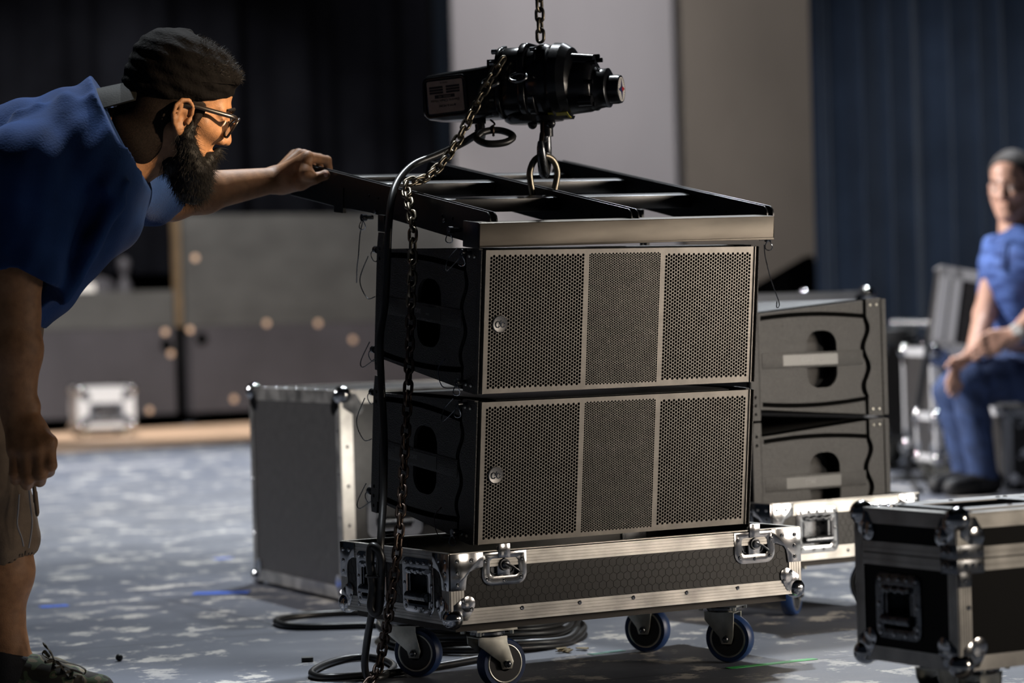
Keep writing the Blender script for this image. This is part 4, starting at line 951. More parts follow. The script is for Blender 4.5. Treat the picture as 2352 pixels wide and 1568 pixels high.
# ------------------------------------------------------------------ floor tape and scraps
def strip(label, a, c, wd, m, name='tape_strip', group=None):
    a, c = floor_at(*a), floor_at(*c); d = (c-a)/np.linalg.norm(c-a); n_ = np.array([-d[1], d[0], 0]); b = MB(); k = 10; A = []
    for i in range(k+1):
        p = (c-a)*i/k; w_ = wd*(.85+.3*random.random())/2; A.append((b.v(p+n_*w_), b.v(p-n_*w_)))
    for i in range(k): b.f((A[i][0], A[i+1][0], A[i+1][1], A[i][1]))
    o = b.done(name, m, None); o.location = (a[0], a[1], .0012); s_ = o.modifiers.new('thickness', 'SOLIDIFY'); s_.thickness = .0008; s_.offset = 1
    return tag(o, label, 'tape', group)
strip('bright green tape strip on the floor in front of the right caster', (1672, 1535), (1872, 1513), .022, M['gtape'])
strip('pale teal tape strip on the floor left of the rear caster', (1355, 1503), (1432, 1494), .02, M['ttape'])
strip('blue tape strip on the floor beside the tall grey case', (445, 1363), (572, 1360), .07, M['btape'])
strip('short blue tape piece on the floor near the shoe', (92, 1394), (156, 1390), .05, M['btape'])
strip('tiny blue tape piece on the pale floor further back', (492, 1284), (532, 1281), .05, M['btape'])
strip('long worn cream tape strip across the floor at the far left', (128, 1076), (420, 1062), .12, M['wallw'])
strip('worn pale tape line on the floor at the right beyond the tray', (1842, 1306), (1966, 1297), .05, M['wallw'])
def scrap(label, px, py, s, m, cat='scrap'):
    p = floor_at(px, py); b = MB()
    for k in range(7):
        b.X = TX(random.uniform(-s, s), random.uniform(-s, s), s*.12) @ RZ(random.uniform(0, 6)) @ RX(random.uniform(-.5, .5)); b.box(-s*.5, s*.5, -s*.2, s*.2, -s*.03, s*.03)
    o = b.done('floor_scrap', m, None); o.location = p; o.location.z = s*.06; return tag(o, label, cat)
scrap('crumpled brown scrap on the floor between the two rear casters', 1318, 1496, .026, M['leaf'])
b = MB(); b.sph((0, 0, .008), .008, 8); o = b.done('rubber_foot', M['rub'], None); o.location = floor_at(274, 1518); tag(o, 'tiny black round plug on the floor right of the shoe', 'plug')
b = MB(); b.cyl((-.012, 0, .006), (.012, .004, .006), .006, n=10); o = b.done('floor_plug', M['rub'], None); o.location = floor_at(706, 1520); tag(o, 'tiny dark stub on the floor left of the cable loop', 'plug')
# ================================================================== people: smooth-blended solids turned into one surface
class Solid:
    def __init__(s, lo, hi, h):
        s.lo = np.array(lo, float); s.h = h; s.n = np.ceil((np.array(hi)-s.lo)/h).astype(int)+1
        s.D = np.full(tuple(s.n), .25, np.float32)
    def grid(s, lo, hi):
        i0 = np.clip(np.floor((np.array(lo)-s.lo)/s.h).astype(int), 0, s.n); i1 = np.clip(np.ceil((np.array(hi)-s.lo)/s.h).astype(int)+1, 0, s.n)
        if (i1 <= i0).any(): return None, None
        ax = [(s.lo[k]+np.arange(i0[k], i1[k])*s.h).astype(np.float32) for k in range(3)]
        return tuple(slice(a, b) for a, b in zip(i0, i1)), (ax[0][:, None, None], ax[1][None, :, None], ax[2][None, None, :])
    def blend(s, lo, hi, fn, k, op):
        m = k+3*s.h; sl, g = s.grid(np.array(lo)-m, np.array(hi)+m)
        if sl is None: return
        d = fn(*g); a = s.D[sl]
        if op == '+':
            h = np.clip(.5+.5*(a-d)/k, 0, 1); s.D[sl] = a+(d-a)*h-k*h*(1-h)
        elif op == '-':
            h = np.clip(.5-.5*(a+d)/k, 0, 1); s.D[sl] = a+(-d-a)*h+k*h*(1-h)
    def cone(s, p, q, r0, r1=None, k=.012, op='+'):
        p, q = np.array(p, float), np.array(q, float); r1 = r0 if r1 is None else r1; r = max(r0, r1); d = q-p; L2 = max(d@d, 1e-9)
        def fn(X, Y, Z):
            t = np.clip(((X-p[0])*d[0]+(Y-p[1])*d[1]+(Z-p[2])*d[2])/L2, 0, 1)
            return np.sqrt((X-p[0]-t*d[0])**2+(Y-p[1]-t*d[1])**2+(Z-p[2]-t*d[2])**2)-(r0+(r1-r0)*t)
        s.blend(np.minimum(p, q)-r, np.maximum(p, q)+r, fn, k, op); return s
    def ell(s, c, r, A=None, k=.012, op='+'):
        c = np.array(c, float); r = np.array(r, float); A = np.eye(3) if A is None else np.array(A); R = r.max()
        def fn(X, Y, Z):
            x, y, z = X-c[0], Y-c[1], Z-c[2]; q = [(x*A[i][0]+y*A[i][1]+z*A[i][2]) for i in range(3)]
            k0 = np.sqrt(sum((q[i]/r[i])**2 for i in range(3))); k1 = np.sqrt(sum((q[i]/r[i]**2)**2 for i in range(3)))
            return k0*(k0-1)/np.maximum(k1, 1e-6)
        s.blend(c-R, c+R, fn, k, op); return s
    def cut(s, p, n, k=.003):            # keep the side opposite to n
        p, n = np.array(p, float), np.array(n, float); n = n/np.linalg.norm(n)
        sl, (X, Y, Z) = s.grid(s.lo, s.lo+s.n*s.h); d = (X-p[0])*n[0]+(Y-p[1])*n[1]+(Z-p[2])*n[2]; a = s.D
        h = np.clip(.5-.5*(a-d)/k, 0, 1); s.D = (a+(d-a)*h+k*h*(1-h)).astype(np.float32); return s
    def wobble(s, fn): sl, g = s.grid(s.lo, s.lo+s.n*s.h); s.D = (s.D+fn(*g)).astype(np.float32); return s
    def mesh(s, name, m, parent=None, smooth=2, raw=False):
        D = s.D; D[0] = D[-1] = .1; D[:, 0] = D[:, -1] = .1; D[:, :, 0] = D[:, :, -1] = .1
        S = D < 0; c = np.zeros(tuple(s.n-1), np.int8)
        O8 = [(i, j, k) for i in (0, 1) for j in (0, 1) for k in (0, 1)]; n = s.n
        for i, j, k in O8: c += S[i:n[0]-1+i, j:n[1]-1+j, k:n[2]-1+k]
        act = (c > 0) & (c < 8); I = np.argwhere(act); idx = np.full(c.shape, -1, np.int32); idx[act] = np.arange(len(I))
        val = {o: D[I[:, 0]+o[0], I[:, 1]+o[1], I[:, 2]+o[2]].astype(np.float64) for o in O8}
        acc = np.zeros((len(I), 3)); cnt = np.zeros(len(I))
        for o in O8:
            for axi in range(3):
                if o[axi] == 0:
                    o2 = list(o); o2[axi] = 1; o2 = tuple(o2); a, b_ = val[o], val[o2]; mk = (a < 0) != (b_ < 0)
                    t = np.where(mk, a/np.where(mk, a-b_, 1), 0); P = np.tile(np.array(o, float), (len(I), 1)); P[:, axi] += t
                    acc += P*mk[:, None]; cnt += mk
        V = s.lo+(I+acc/cnt[:, None])*s.h; Fs = []
        for axi in range(3):
            u, w_ = [(1, 2), (2, 0), (0, 1)][axi]
            sl = [slice(None)]*3; sl2 = [slice(None)]*3; sl[axi] = slice(0, -1); sl2[axi] = slice(1, None)
            ch = S[tuple(sl)] != S[tuple(sl2)]; E = np.argwhere(ch); E = E[(E[:, u] > 0) & (E[:, w_] > 0) & (E[:, u] < n[u]-1) & (E[:, w_] < n[w_]-1)]
            q = []
            for du, dw in ((-1, -1), (0, -1), (0, 0), (-1, 0)):
                C_ = E.copy(); C_[:, u] += du; C_[:, w_] += dw; q.append(idx[C_[:, 0], C_[:, 1], C_[:, 2]])
            q = np.stack(q, 1); ins = S[E[:, 0], E[:, 1], E[:, 2]]; q[~ins] = q[~ins][:, ::-1]; Fs.append(q)
        Fa = np.concatenate(Fs)
        for _ in range(smooth):
            acc = np.zeros_like(V); cn = np.zeros(len(V))
            for a, b_ in ((0, 1), (1, 2), (2, 3), (3, 0)):
                for x, y in ((a, b_), (b_, a)):
                    for d in range(3): acc[:, d] += np.bincount(Fa[:, x], V[Fa[:, y], d], len(V))
                    cn += np.bincount(Fa[:, x], minlength=len(V))
            V = V*.45+acc/np.maximum(cn, 1)[:, None]*.55
        if raw: return V, Fa
        me = bpy.data.meshes.new(name); me.vertices.add(len(V)); me.vertices.foreach_set('co', V.astype(np.float32).ravel())
        me.loops.add(Fa.size); me.loops.foreach_set('vertex_index', Fa.astype(np.int32).ravel())
        me.polygons.add(len(Fa)); me.polygons.foreach_set('loop_start', np.arange(0, Fa.size, 4, dtype=np.int32)); me.polygons.foreach_set('loop_total', np.full(len(Fa), 4, np.int32))
        me.polygons.foreach_set('use_smooth', np.ones(len(Fa), bool)); me.update(calc_edges=True); me.validate()
        return link_mesh(name, me, m, parent)
class Head:
    """head frame: x forward, y to the person's left, z up, origin at skull centre"""
    def __init__(s, C, f, u, sc=1.0):
        f = np.array(f, float)/np.linalg.norm(f); u = np.array(u, float); u = u-f*(u@f); u /= np.linalg.norm(u)
        s.C, s.A, s.s = np.array(C, float), np.array([f, np.cross(u, f), u]), sc
    def p(s, x, y, z): return s.C + s.s*(x*s.A[0]+y*s.A[1]+z*s.A[2])
    def e(s, S, c, r, k=.012, op='+', A=None): S.ell(s.p(*c), np.array(r)*s.s, s.A if A is None else A @ s.A, k*s.s, op)
    def c(s, S, a, b, r0, r1=None, k=.012, op='+'): S.cone(s.p(*a), s.p(*b), r0*s.s, None if r1 is None else r1*s.s, k*s.s, op)
    def skull(h, S):
        h.e(S, (-.014, 0, .015), (.094, .074, .084), .01); h.e(S, (.030, 0, .015), (.070, .062, .066), .02)
        h.e(S, (.028, 0, -.055), (.070, .058, .088), .025)
        for y in (-1, 1):
            h.c(S, (.018, y*.055, -.085), (.078, y*.018, -.135), .020, .018, .02)
            h.c(S, (.050, y*.050, -.052), (.078, y*.035, -.060), .020, .018, .015)
            h.c(S, (.092, y*.006, -.014), (.078, y*.042, -.018), .013, .011, .012)
        h.e(S, (.084, 0, -.140), (.020, .024, .018), .015)
        for y in (-1, 1): h.e(S, (.100, y*.031, -.036), (.012, .016, .013), .012, '-')
        for y in (-1, 1): h.e(S, (.084, y*.031, -.037), (.0125, .0135, .0125), .004)
        for y in (-1, 1): h.c(S, (.094, y*.020, -.030), (.088, y*.044, -.033), .0045, .0038, .004)
        h.c(S, (.097, 0, -.022), (.112, 0, -.064), .0085, .0110, .010); h.e(S, (.113, 0, -.070), (.0118, .012, .0105), .006)
        for y in (-1, 1): h.e(S, (.102, y*.0135, -.073), (.011, .0085, .009), .005); h.e(S, (.107, y*.007, -.082), (.006, .004, .005), .003, '-')
        h.c(S, (.095, -.018, -.104), (.095, .018, -.104), .0085, .0085, .008); h.c(S, (.101, -.008, -.102), (.101, .008, -.102), .0065, .0065, .005)
        h.c(S, (.094, -.015, -.117), (.094, .015, -.117), .0085, .0085, .007); h.c(S, (.108, -.02, -.110), (.108, .02, -.110), .0022, .0022, .003, '-')
        for y in (-1, 1):
            ea = np.array([[.93, -y*.35, .1], [y*.35, .93, 0], [-.1, 0, .99]])
            h.e(S, (.004, y*.074, -.050), (.018, .006, .030), .004, '+', ea); h.e(S, (.006, y*.076, -.079), (.010, .007, .012), .006)
            rim = [(.021, .077, -.044), (.019, .079, -.030), (.008, .082, -.021), (-.006, .085, -.024), (-.015, .088, -.038), (-.015, .088, -.054), (-.008, .085, -.070), (.002, .080, -.080)]
            for a_, b_ in zip(rim[:-1], rim[1:]): h.c(S, (a_[0], y*a_[1], a_[2]), (b_[0], y*b_[1], b_[2]), .0046, .0046, .002)
            h.c(S, (-.004, y*.083, -.034), (-.005, y*.084, -.062), .0042, .004, .002); h.e(S, (.008, y*.084, -.054), (.009, .011, .011), .002, '-')
            h.c(S, (.020, y*.079, -.054), (.017, y*.080, -.062), .0050, .0050, .003)
def hair_strands(V, Fa, count, length, direc, spread, m, name, parent, sel=None, thick=.00045, seed=1):
    r = np.random.default_rng(seed); C = V[Fa].mean(1); Nn = np.cross(V[Fa[:, 1]]-V[Fa[:, 0]], V[Fa[:, 3]]-V[Fa[:, 0]]); Nn /= np.maximum(np.linalg.norm(Nn, axis=1), 1e-12)[:, None]
    I = np.arange(len(C)) if sel is None else np.argwhere(sel(C))[:, 0]; I = r.choice(I, count)
    vs, fs = [], []
    for i in I:
        p = C[i]+r.normal(0, .001, 3); d = Nn[i]*.55+np.array(direc)+r.normal(0, spread, 3); d /= np.linalg.norm(d)
        Lh = length*r.uniform(.5, 1.3); cu = r.normal(0, .35, 3); a = np.cross(d, [0.3, .9, .2]); a /= np.linalg.norm(a); o = len(vs)
        for k in range(3):
            t = k/2; q = p+d*Lh*t+cu*Lh*t*t*.5; w_ = thick*(1-.75*t); vs += [q+a*w_, q-a*w_*.5+np.cross(a, d)*w_, q-a*w_*.5-np.cross(a, d)*w_]
        for k in range(2):
            for j in range(3): fs.append((o+k*3+j, o+k*3+(j+1) % 3, o+k*3+3+(j+1) % 3, o+k*3+3+j))
    me = bpy.data.meshes.new(name); me.from_pydata([tuple(v) for v in vs], [], fs); me.update(); return link_mesh(name, me, m, parent)
# ------------------------------------------------------------------ person leaning in from the left
Zp = 5.30
def A_(x, y, dz=0.0): return at(x, y, Zp+dz)
yw = math.radians(19); pt_ = math.radians(18)
hf = np.array([math.cos(yw)*math.cos(pt_), math.sin(yw)*math.cos(pt_), -math.sin(pt_)]); hu = np.array([math.sin(pt_), 0, math.cos(pt_)])
HD = Head(A_(415, 203), hf, hu, 1.0)
man = thing('person', 'person in navy T-shirt and backward cap leaning in with one hand on the rigging frame', 'person', Matrix.Translation(Vector(floor_at(0, 1590))))
MO = np.array(man.matrix_world.translation)
def adopt(o): o.matrix_parent_inverse = man.matrix_world.inverted(); return o
# joints
shR, elR, wrR = A_(52, 395, -.19), A_(30, 715, -.21), A_(42, 948, -.21)
shL, elL, wrL = A_(270, 392, .19), at(392, 452, 5.66), at(632, 413, 5.86)
hipR, knR, anR = A_(-130, 800, -.10), A_(0, 1215, -.06), A_(14, 1490, -.05)
hipL, knL = A_(-130, 790, .12), A_(-190, 1190, .22); anL = A_(-290, 1440, .30)
S = Solid(np.array([-1.52, 4.95, -.01]), np.array([-.33, 6.12, 1.27]), .0031)
HD.skull(S)
S.cone(HD.p(-.020, 0, -.075), A_(268, 335), .056, .062, .03); S.cone(HD.p(.01, 0, -.115), A_(300, 372), .040, .046, .03)
S.cone(HD.p(-.01, -.050, -.085), A_(322, 372, -.02), .012, .014, .02)
S.cone(A_(240, 360), A_(110, 470), .075, .11, .05); S.cone(A_(110, 470), A_(-110, 720), .11, .12, .05)
S.cone(A_(225, 345), shR, .045, .058, .05); S.cone(A_(255, 350), shL, .045, .055, .05)
# right arm, hanging
S.cone(shR, elR+np.array([0, 0, .06]), .062, .053, .03); S.cone(elR+np.array([0, 0, .07]), elR, .050, .046, .02)
S.cone(elR, elR*.62+wrR*.38, .0475, .049, .02); S.cone(elR*.62+wrR*.38, wrR, .0475, .031, .02); S.cone(wrR+np.array([-.006, 0, .01]), wrR+np.array([.016, 0, .01]), .026, .026, .01)
# right hand: loose fist, back of the hand towards the lens
zf = -.235
mc = [A_(112, 1016, zf), A_(88, 1030, zf-.008), A_(61, 1036, zf-.008), A_(35, 1032, zf)]
pp = [A_(116, 1068, zf-.012), A_(93, 1088, zf-.016), A_(63, 1100, zf-.016), A_(34, 1090, zf-.012)]
dp = [A_(112, 1082, zf+.018), A_(91, 1104, zf+.014), A_(62, 1112, zf+.014), A_(36, 1102, zf+.016)]
tp_ = [A_(104, 1058, zf+.032), A_(86, 1078, zf+.032), A_(60, 1086, zf+.032), A_(38, 1078, zf+.03)]
for i in range(4):
    S.cone(wrR+np.array([.004*(1.5-i), 0, -.01]), mc[i], .021, .0165, .012); S.ell(mc[i], (.0135, .0135, .0135), None, .006)
    rr = (.0122, .0126, .0122, .0108)[i]
    S.cone(mc[i], pp[i], rr*1.06, rr, .005); S.cone(pp[i], dp[i], rr, rr*.92, .004); S.cone(dp[i], tp_[i], rr*.92, rr*.8, .003)
S.cone(A_(72, 985, zf+.02), A_(78, 1040, zf+.02), .026, .024, .015)
S.cone(A_(78, 975, zf+.012), A_(112, 1018, zf+.03), .017, .0135, .01); S.cone(A_(112, 1018, zf+.03), A_(117, 1062, zf+.03), .0122, .0108, .004); S.cone(A_(117, 1062, zf+.03), A_(104, 1088, zf+.028), .0105, .009, .003)
# left arm, reaching to the frame
S.cone(shL, elL, .060, .047, .03); S.cone(elL, elL*.7+wrL*.3, .0465, .0445, .02); S.cone(elL*.7+wrL*.3, wrL, .043, .0265, .02)
S.cone(wrL+np.array([0, 0, .006]), wrL-np.array([0, 0, .006]), .0225, .0225, .01)
def fp(px, py, a): return on_plane(px, py, bump_pt(a, 0, 0), np.array(BM.col[0][:3]))
mcl = [fp(706, 360, -.024), fp(697, 357, -.006), fp(686, 355, .010), fp(677, 357, .022)]
ppl = [fp(751, 368, .058), fp(734, 364, .064), fp(716, 361, .066), fp(700, 365, .064)]
dpl = [fp(754, 388, .070), fp(738, 390, .072), fp(722, 394, .072), fp(706, 400, .070)]
tpl = [fp(749, 398, .064), fp(734, 402, .062), fp(718, 404, .062), fp(703, 406, .062)]
for i in range(4):
    S.cone(wrL+np.array([0, .003*i, 0]), mcl[i], .020, .0135, .010); S.ell(mcl[i], (.0115, .0115, .0115), None, .005)
    rr = (.0102, .0106, .010, .0088)[i]
    S.cone(mcl[i], ppl[i], rr*1.08, rr, .004); S.cone(ppl[i], dpl[i], rr, rr*.93, .003); S.cone(dpl[i], tpl[i], rr*.92, rr*.8, .003)
S.cone(wrL, fp(686, 400, -.030), .021, .020, .015); S.cone(fp(700, 376, -.032), fp(704, 398, -.034), .0115, .012, .02); S.cone(fp(704, 398, -.034), fp(716, 405, -.024), .012, .010, .016)
th = [fp(652, 424, -.040), fp(690, 418, -.034), fp(722, 410, -.012), fp(746, 402, .010)]
S.cone(th[0], th[1], .021, .0175, .014); S.cone(th[1], th[2], .0165, .0125, .008); S.cone(th[2], th[3], .0118, .0105, .004); S.ell(th[3], (.0112, .009, .0112), None, .003)
# legs
S.cone(A_(-110, 720), hipR, .15, .11, .05); S.cone(A_(-110, 720), hipL, .15, .11, .05)
S.cone(hipR, knR, .092, .054, .03); S.cone(knR, knR*.66+anR*.34, .053, .062, .03); S.cone(knR*.66+anR*.34+np.array([-.012, 0, 0]), anR, .056, .039, .03)
S.cone(anR, A_(20, 1530, -.05), .040, .038, .02); S.cone(hipL, knL, .098, .06, .03); S.cone(knL, anL, .060, .038, .03)
S.cone(A_(15, 1530, -.05), A_(120, 1562, -.05), .036, .028, .02); S.cone(anL, anL+np.array([.12, .02, -.06]), .038, .028, .02)
body = adopt(S.mesh('body', M['skin'], man, smooth=2)); del S
# thumb nail
b = MB(); nv = (np.array(th[3])-np.array(th[2])); nv /= np.linalg.norm(nv); b.sph(th[3]+np.array([.002, -.0095, .001]), .0062, 8, (1.0, .35, .9)); adopt(b.done('thumbnail', M['skin2'], man, sharp=80))
# T-shirt with sleeves and folds
T = Solid(np.array([-1.52, 4.90, .50]), np.array([-.62, 6.0, 1.25]), .0042)
T.cone(A_(218, 262, -.015), A_(60, 372), .058, .108, .06); T.cone(A_(60, 372), A_(-80, 430), .108, .12, .06)
for dz in (-.075, .075):
    T.cone(A_(192, 395, dz), A_(60, 560, dz), .122, .128, .05); T.cone(A_(60, 560, dz), A_(-120, 740, dz), .128, .15, .05)
T.cone(A_(248, 360, .0), A_(205, 470, .0), .085, .11, .05); T.cone(A_(258, 300), A_(195, 345), .088, .105, .05)
T.cone(A_(92, 610, -.02), A_(30, 640, -.02), .075, .10, .05)
T.cone(A_(222, 270, -.04), shR, .056, .080, .05); T.cone(A_(262, 330, .08), shL, .060, .074, .04)
T.cone(shR, A_(45, 620, -.20), .086, .080, .035)
seL = at(352, 444, 5.60); T.cone(shL, seL, .078, .068, .03)
# fold ridges across shoulder, back and belly
for a, c, r in (((232, 235), (195, 330), .014), ((210, 225), (120, 300), .012), ((150, 235), (90, 330), .012), ((90, 245), (30, 350), .012), ((40, 265), (10, 350), .011),
                ((292, 420), (215, 560), .016), ((268, 470), (180, 640), .016), ((290, 360), (240, 430), .012), ((205, 560), (150, 690), .013), ((170, 620), (110, 715), .012), ((120, 560), (75, 660), .014)):
    for t in range(4):
        pass
    P0 = A_(*a, -.115 if a[1] < 400 else -.165); P1 = A_(*c, -.150 if c[1] < 400 else -.185); T.cone(P0, P1, r*.55, r*.3, .03)
def folds(X, Y, Z):
    w1 = np.sin(60*X+38*Z+18*Y+2.2*np.sin(11*X-9*Z)); w2 = np.sin(95*X-50*Z+30*Y+2*np.sin(17*Z+8*Y)); return (.0032*w1*np.abs(np.sin(7*X+5*Z+1))+.0016*w2).astype(np.float32)
T.wobble(folds)
# neck opening, sleeve ends, hem
T.cone(HD.p(-.020, 0, -.075), A_(285, 322), .070, .076, .004, '-')
nR = (elR-shR)/np.linalg.norm(elR-shR); nR = nR+np.array([-.42, 0, .25]); nR /= np.linalg.norm(nR)
def clip_local(T, c, rad, p, n):
    sl, g = T.grid(np.array(c)-rad, np.array(c)+rad); d = sum((g[i]-p[i])*n[i] for i in range(3)); w_ = np.sqrt(sum((g[i]-c[i])**2 for i in range(3)))-rad
    T.D[sl] = np.maximum(T.D[sl], np.where(w_ < 0, d, -1)).astype(np.float32)
clip_local(T, A_(285, 300), .155, A_(231, 209), np.array([.90, 0, .44]))
pR = A_(70, 624, -.2); hn = np.array([-.62, 0, -.78])
T.cone(A_(36, 560, -.205), A_(36, 760, -.205), .060, .060, .003, '-')
clip_local(T, A_(45, 712, -.235), .085, pR+np.array([0, 0, 0]), np.array([-.62*-1*-.0-.52, 0, -.85]))
nL = np.array(elL-shL)/np.linalg.norm(elL-shL); T.cone(at(330, 445, 5.60), elL, .051, .051, .003, '-')
clip_local(T, elL+nL*.03, .10, seL+nL*.012, nL)
T.cut(A_(100, 742), np.array([-.62, 0, -.80]))
shirt = adopt(T.mesh('t_shirt', M['tee'], man, smooth=2)); del T
# shorts
T = Solid(np.array([-1.56, 4.92, .22]), np.array([-.78, 5.75, .80]), .0046)
T.cone(A_(-110, 730), hipR, .165, .125, .05); T.cone(A_(-110, 730), hipL, .165, .125, .05); T.cone(hipR, knR+np.array([.004, 0, -.02]), .112, .071, .03); T.cone(hipL, knL, .12, .080, .03)
T.wobble(lambda X, Y, Z: (.003*np.sin(48*X+20*Z+20*Y+2*np.sin(16*Z))+.0016*np.sin(100*X-40*Z)).astype(np.float32))
T.cone(knR*1.0+np.array([.004, 0, .02]), anR, .0585, .064, .003, '-'); T.cone(knL+np.array([0, 0, .02]), anL, .064, .066, .003, '-')
T.cut(A_(48, 1290, -.08), np.array([.30, 0, -.95]))
T.cone(A_(86, 1180, -.14), A_(74, 1080, -.14), .006, .005, .008)
shorts = adopt(T.mesh('shorts', M['khaki'], man)); del T
b = MB()
for pts in (((66, 1118), (70, 1160), (74, 1200), (70, 1236), (66, 1258)), ((44, 1135), (42, 1170), (40, 1205), (50, 1235), (54, 1255))):
    b.tube(spline([A_(x, y, -.142) for x, y in pts], 5), .0016, 6)
b.done('drawcord', M['wallw'], shorts)  # cord coloured cream in place of its rim light
bpy.data.objects['drawcord'].matrix_parent_inverse = Matrix.Translation(-Vector(MO)) if False else Matrix.Identity(4)
# beard, moustache, sideburns, hair at the nape
B = Solid(HD.p(0, 0, -.07)-.17, HD.p(0, 0, -.07)+.17, .0032)
for y in (-1, 1):
    HD.c(B, (.030, y*.063, -.050), (.024, y*.064, -.085), .010, .015, .01); HD.c(B, (.022, y*.060, -.088), (.060, y*.046, -.140), .017, .026, .015)
    HD.c(B, (.104, y*.006, -.094), (.088, y*.030, -.112), .0075, .008, .006); HD.c(B, (.088, y*.030, -.112), (.076, y*.036, -.140), .010, .018, .01)
HD.e(B, (.070, 0, -.152), (.040, .046, .046), .02); HD.e(B, (.082, 0, -.176), (.026, .032, .030), .02); HD.e(B, (.030, 0, -.140), (.045, .05, .024), .015)
B.wobble(lambda X, Y, Z: (.0008*np.sin(330*X+60*Z)*np.sin(290*Y)+.0007*np.sin(410*Z+130*X)).astype(np.float32))
V, Fa = B.mesh('x', None, raw=True, smooth=1)
beard = adopt(B.mesh('beard', M['hair'], man, smooth=1))
hs_ = hair_strands(V, Fa, 4200, .014, hf*.35-hu*.75, .30, M['hair'], 'beard_hairs', beard, thick=.00038)
B = Solid(HD.C-.17, HD.C+.17, .0032)
HD.e(B, (-.018, 0, -.012), (.096, .0762, .072), .01); HD.e(B, (-.045, 0, -.055), (.055, .062, .05), .02); HD.c(B, (-.030, 0, -.08), (-.058, .0, -.120), .066, .064, .02)
HD.c(B, (.040, -.062, -.030), (.022, -.068, -.070), .012, .010, .01); HD.c(B, (.040, .062, -.030), (.022, .068, -.070), .012, .010, .01)
for y in (-1, 1): HD.e(B, (.006, y*.082, -.052), (.024, .022, .037), .003, '-'); HD.e(B, (.10, y*.05, -.05), (.055, .06, .07), .01, '-')
B.cut(HD.p(.052, 0, 0), HD.A[0]*1.0-HD.A[2]*.15); B.cut(HD.p(.02, 0, .012), HD.A[2]-HD.A[0]*.40)
hair = adopt(B.mesh('hair', M['stub'], man, smooth=1)); del B
# cap worn backwards
K = Solid(HD.C-.2, HD.C+.2, .0034)
HD.e(K, (-.020, 0, .028), (.088, .083, .078), .01); HD.e(K, (-.004, 0, .002), (.097, .081, .056), .015); HD.e(K, (-.042, 0, -.008), (.070, .078, .060), .015); HD.e(K, (.036, 0, .036), (.062, .068, .052), .025); HD.e(K, (-.036, 0, .044), (.063, .068, .055), .025); HD.e(K, (.018, 0, .056), (.066, .058, .040), .025); HD.e(K, (.086, 0, .050), (.020, .045, .018), .015)
K.wobble(lambda X, Y, Z: (.0016*np.sin(150*X+90*Z)*np.sin(120*Y+1)+.0012*np.sin(260*Z+100*X)).astype(np.float32))
HD.c(K, (-.024, 0, .104), (-.016, 0, .105), .009, .009, .003)
kp = HD.p(.02, 0, -.019); K.cut(kp, -(HD.A[2]-HD.A[0]*.40)/1.08)
cap = adopt(K.mesh('cap', M['capm'], man, smooth=1)); V, Fa = K.mesh('x', None, raw=True, smooth=1)
hair_strands(V, Fa, 1500, .007, hf*.3+hu*.2, .5, M['hair'], 'cap_fuzz', cap, sel=lambda C: (((C-HD.C) @ HD.A[0] > .0) & ((C-HD.C) @ HD.A[2] > .045)), thick=.00032, seed=4); del K
b = MB(); rs = []
for i in range(9):
    t = i/8; x = -.088-.072*t; zc = -.012-.047*t; hw = .068-.012*t*t
    rs.append([HD.p(x-.010*(1-abs(q))*t, q*hw, zc-.036*q*q) for q in np.linspace(-1, 1, 11)])
G = [[b.v(p) for p in r] for r in rs]
for i in range(8):
    for j in range(10): b.f((G[i][j], G[i][j+1], G[i+1][j+1], G[i+1][j]))
brim = adopt(b.done('cap_brim', M['brim'], man, sharp=80)); sm = brim.modifiers.new('thickness', 'SOLIDIFY'); sm.thickness = .004
b = MB(); N_ = 26; base = []
for k in range(N_+1):
    a = -PI*.62+PI*1.24*k/N_; base.append(HD.p(.004+.108*math.cos(a)*.94, .080*math.sin(a), .016+.026*math.cos(a)))
b.tube(base, .0012, 6); b.done('cap_seam', M['capm'], cap)
# glasses
b = MB()
hinge = HD.p(.100, -.066, -.026); rimc = [HD.p(.110, y*.032, -.042) for y in (-1, 1)]
for y in (-1, 1):
    b.tube(spline([HD.p(.108, y*.058, -.024), HD.p(.098, y*.068, -.024), HD.p(.055, y*.077, -.026), HD.p(.018, y*.080, -.028), HD.p(-.004, y*.080, -.036), HD.p(-.014, y*.076, -.056)], 5), .0024, 8, flat=2.0)
    ring = []
    for k in range(28):
        t = 2*PI*k/28; cx, sx = math.cos(t), math.sin(t); e = lambda v_: math.copysign(abs(v_)**.72, v_)
        ring.append(HD.p(.113-.004*abs(e(cx))+.006*e(sx), y*.033+.0265*e(cx), -.043+.0205*e(sx)))
    b.tube(ring, .0024, 8, True)
b.tube([HD.p(.116, -.007, -.034), HD.p(.119, 0, -.031), HD.p(.116, .007, -.034)], .0024, 8)
gl = adopt(b.done('glasses', M['frame'], man, sharp=80))
for y in (-1, 1):
    b = MB(); c_0 = HD.p(.112, y*.033, -.043); fv = [HD.p(.113-.004*abs(math.cos(2*PI*k/24))+.006*math.sin(2*PI*k/24), y*.033+.0255*math.cos(2*PI*k/24), -.043+.0195*math.sin(2*PI*k/24)) for k in range(24)]
    b.rings([fv, [p+HD.A[0]*.0012 for p in fv]]); b.done('lens', M['lens'], gl)
for y in (-1, 1):
    b = MB(); b.sph(HD.p(.0855, y*.031, -.037), .0118, 8); ey = adopt(b.done('eye', M['eye'], man, sharp=80))
    b = MB(); b.sph(HD.p(.0935, y*.030, -.038), .0052, 8); b.done('iris', M['hair'], ey)
b = MB()
for y in (-1, 1): b.tube([HD.p(.108, y*.012, -.014), HD.p(.105, y*.030, -.008), HD.p(.090, y*.046, -.014)], [.003, .0038, .002], 6)
adopt(b.done('eyebrows', M['hair'], man, sharp=80))
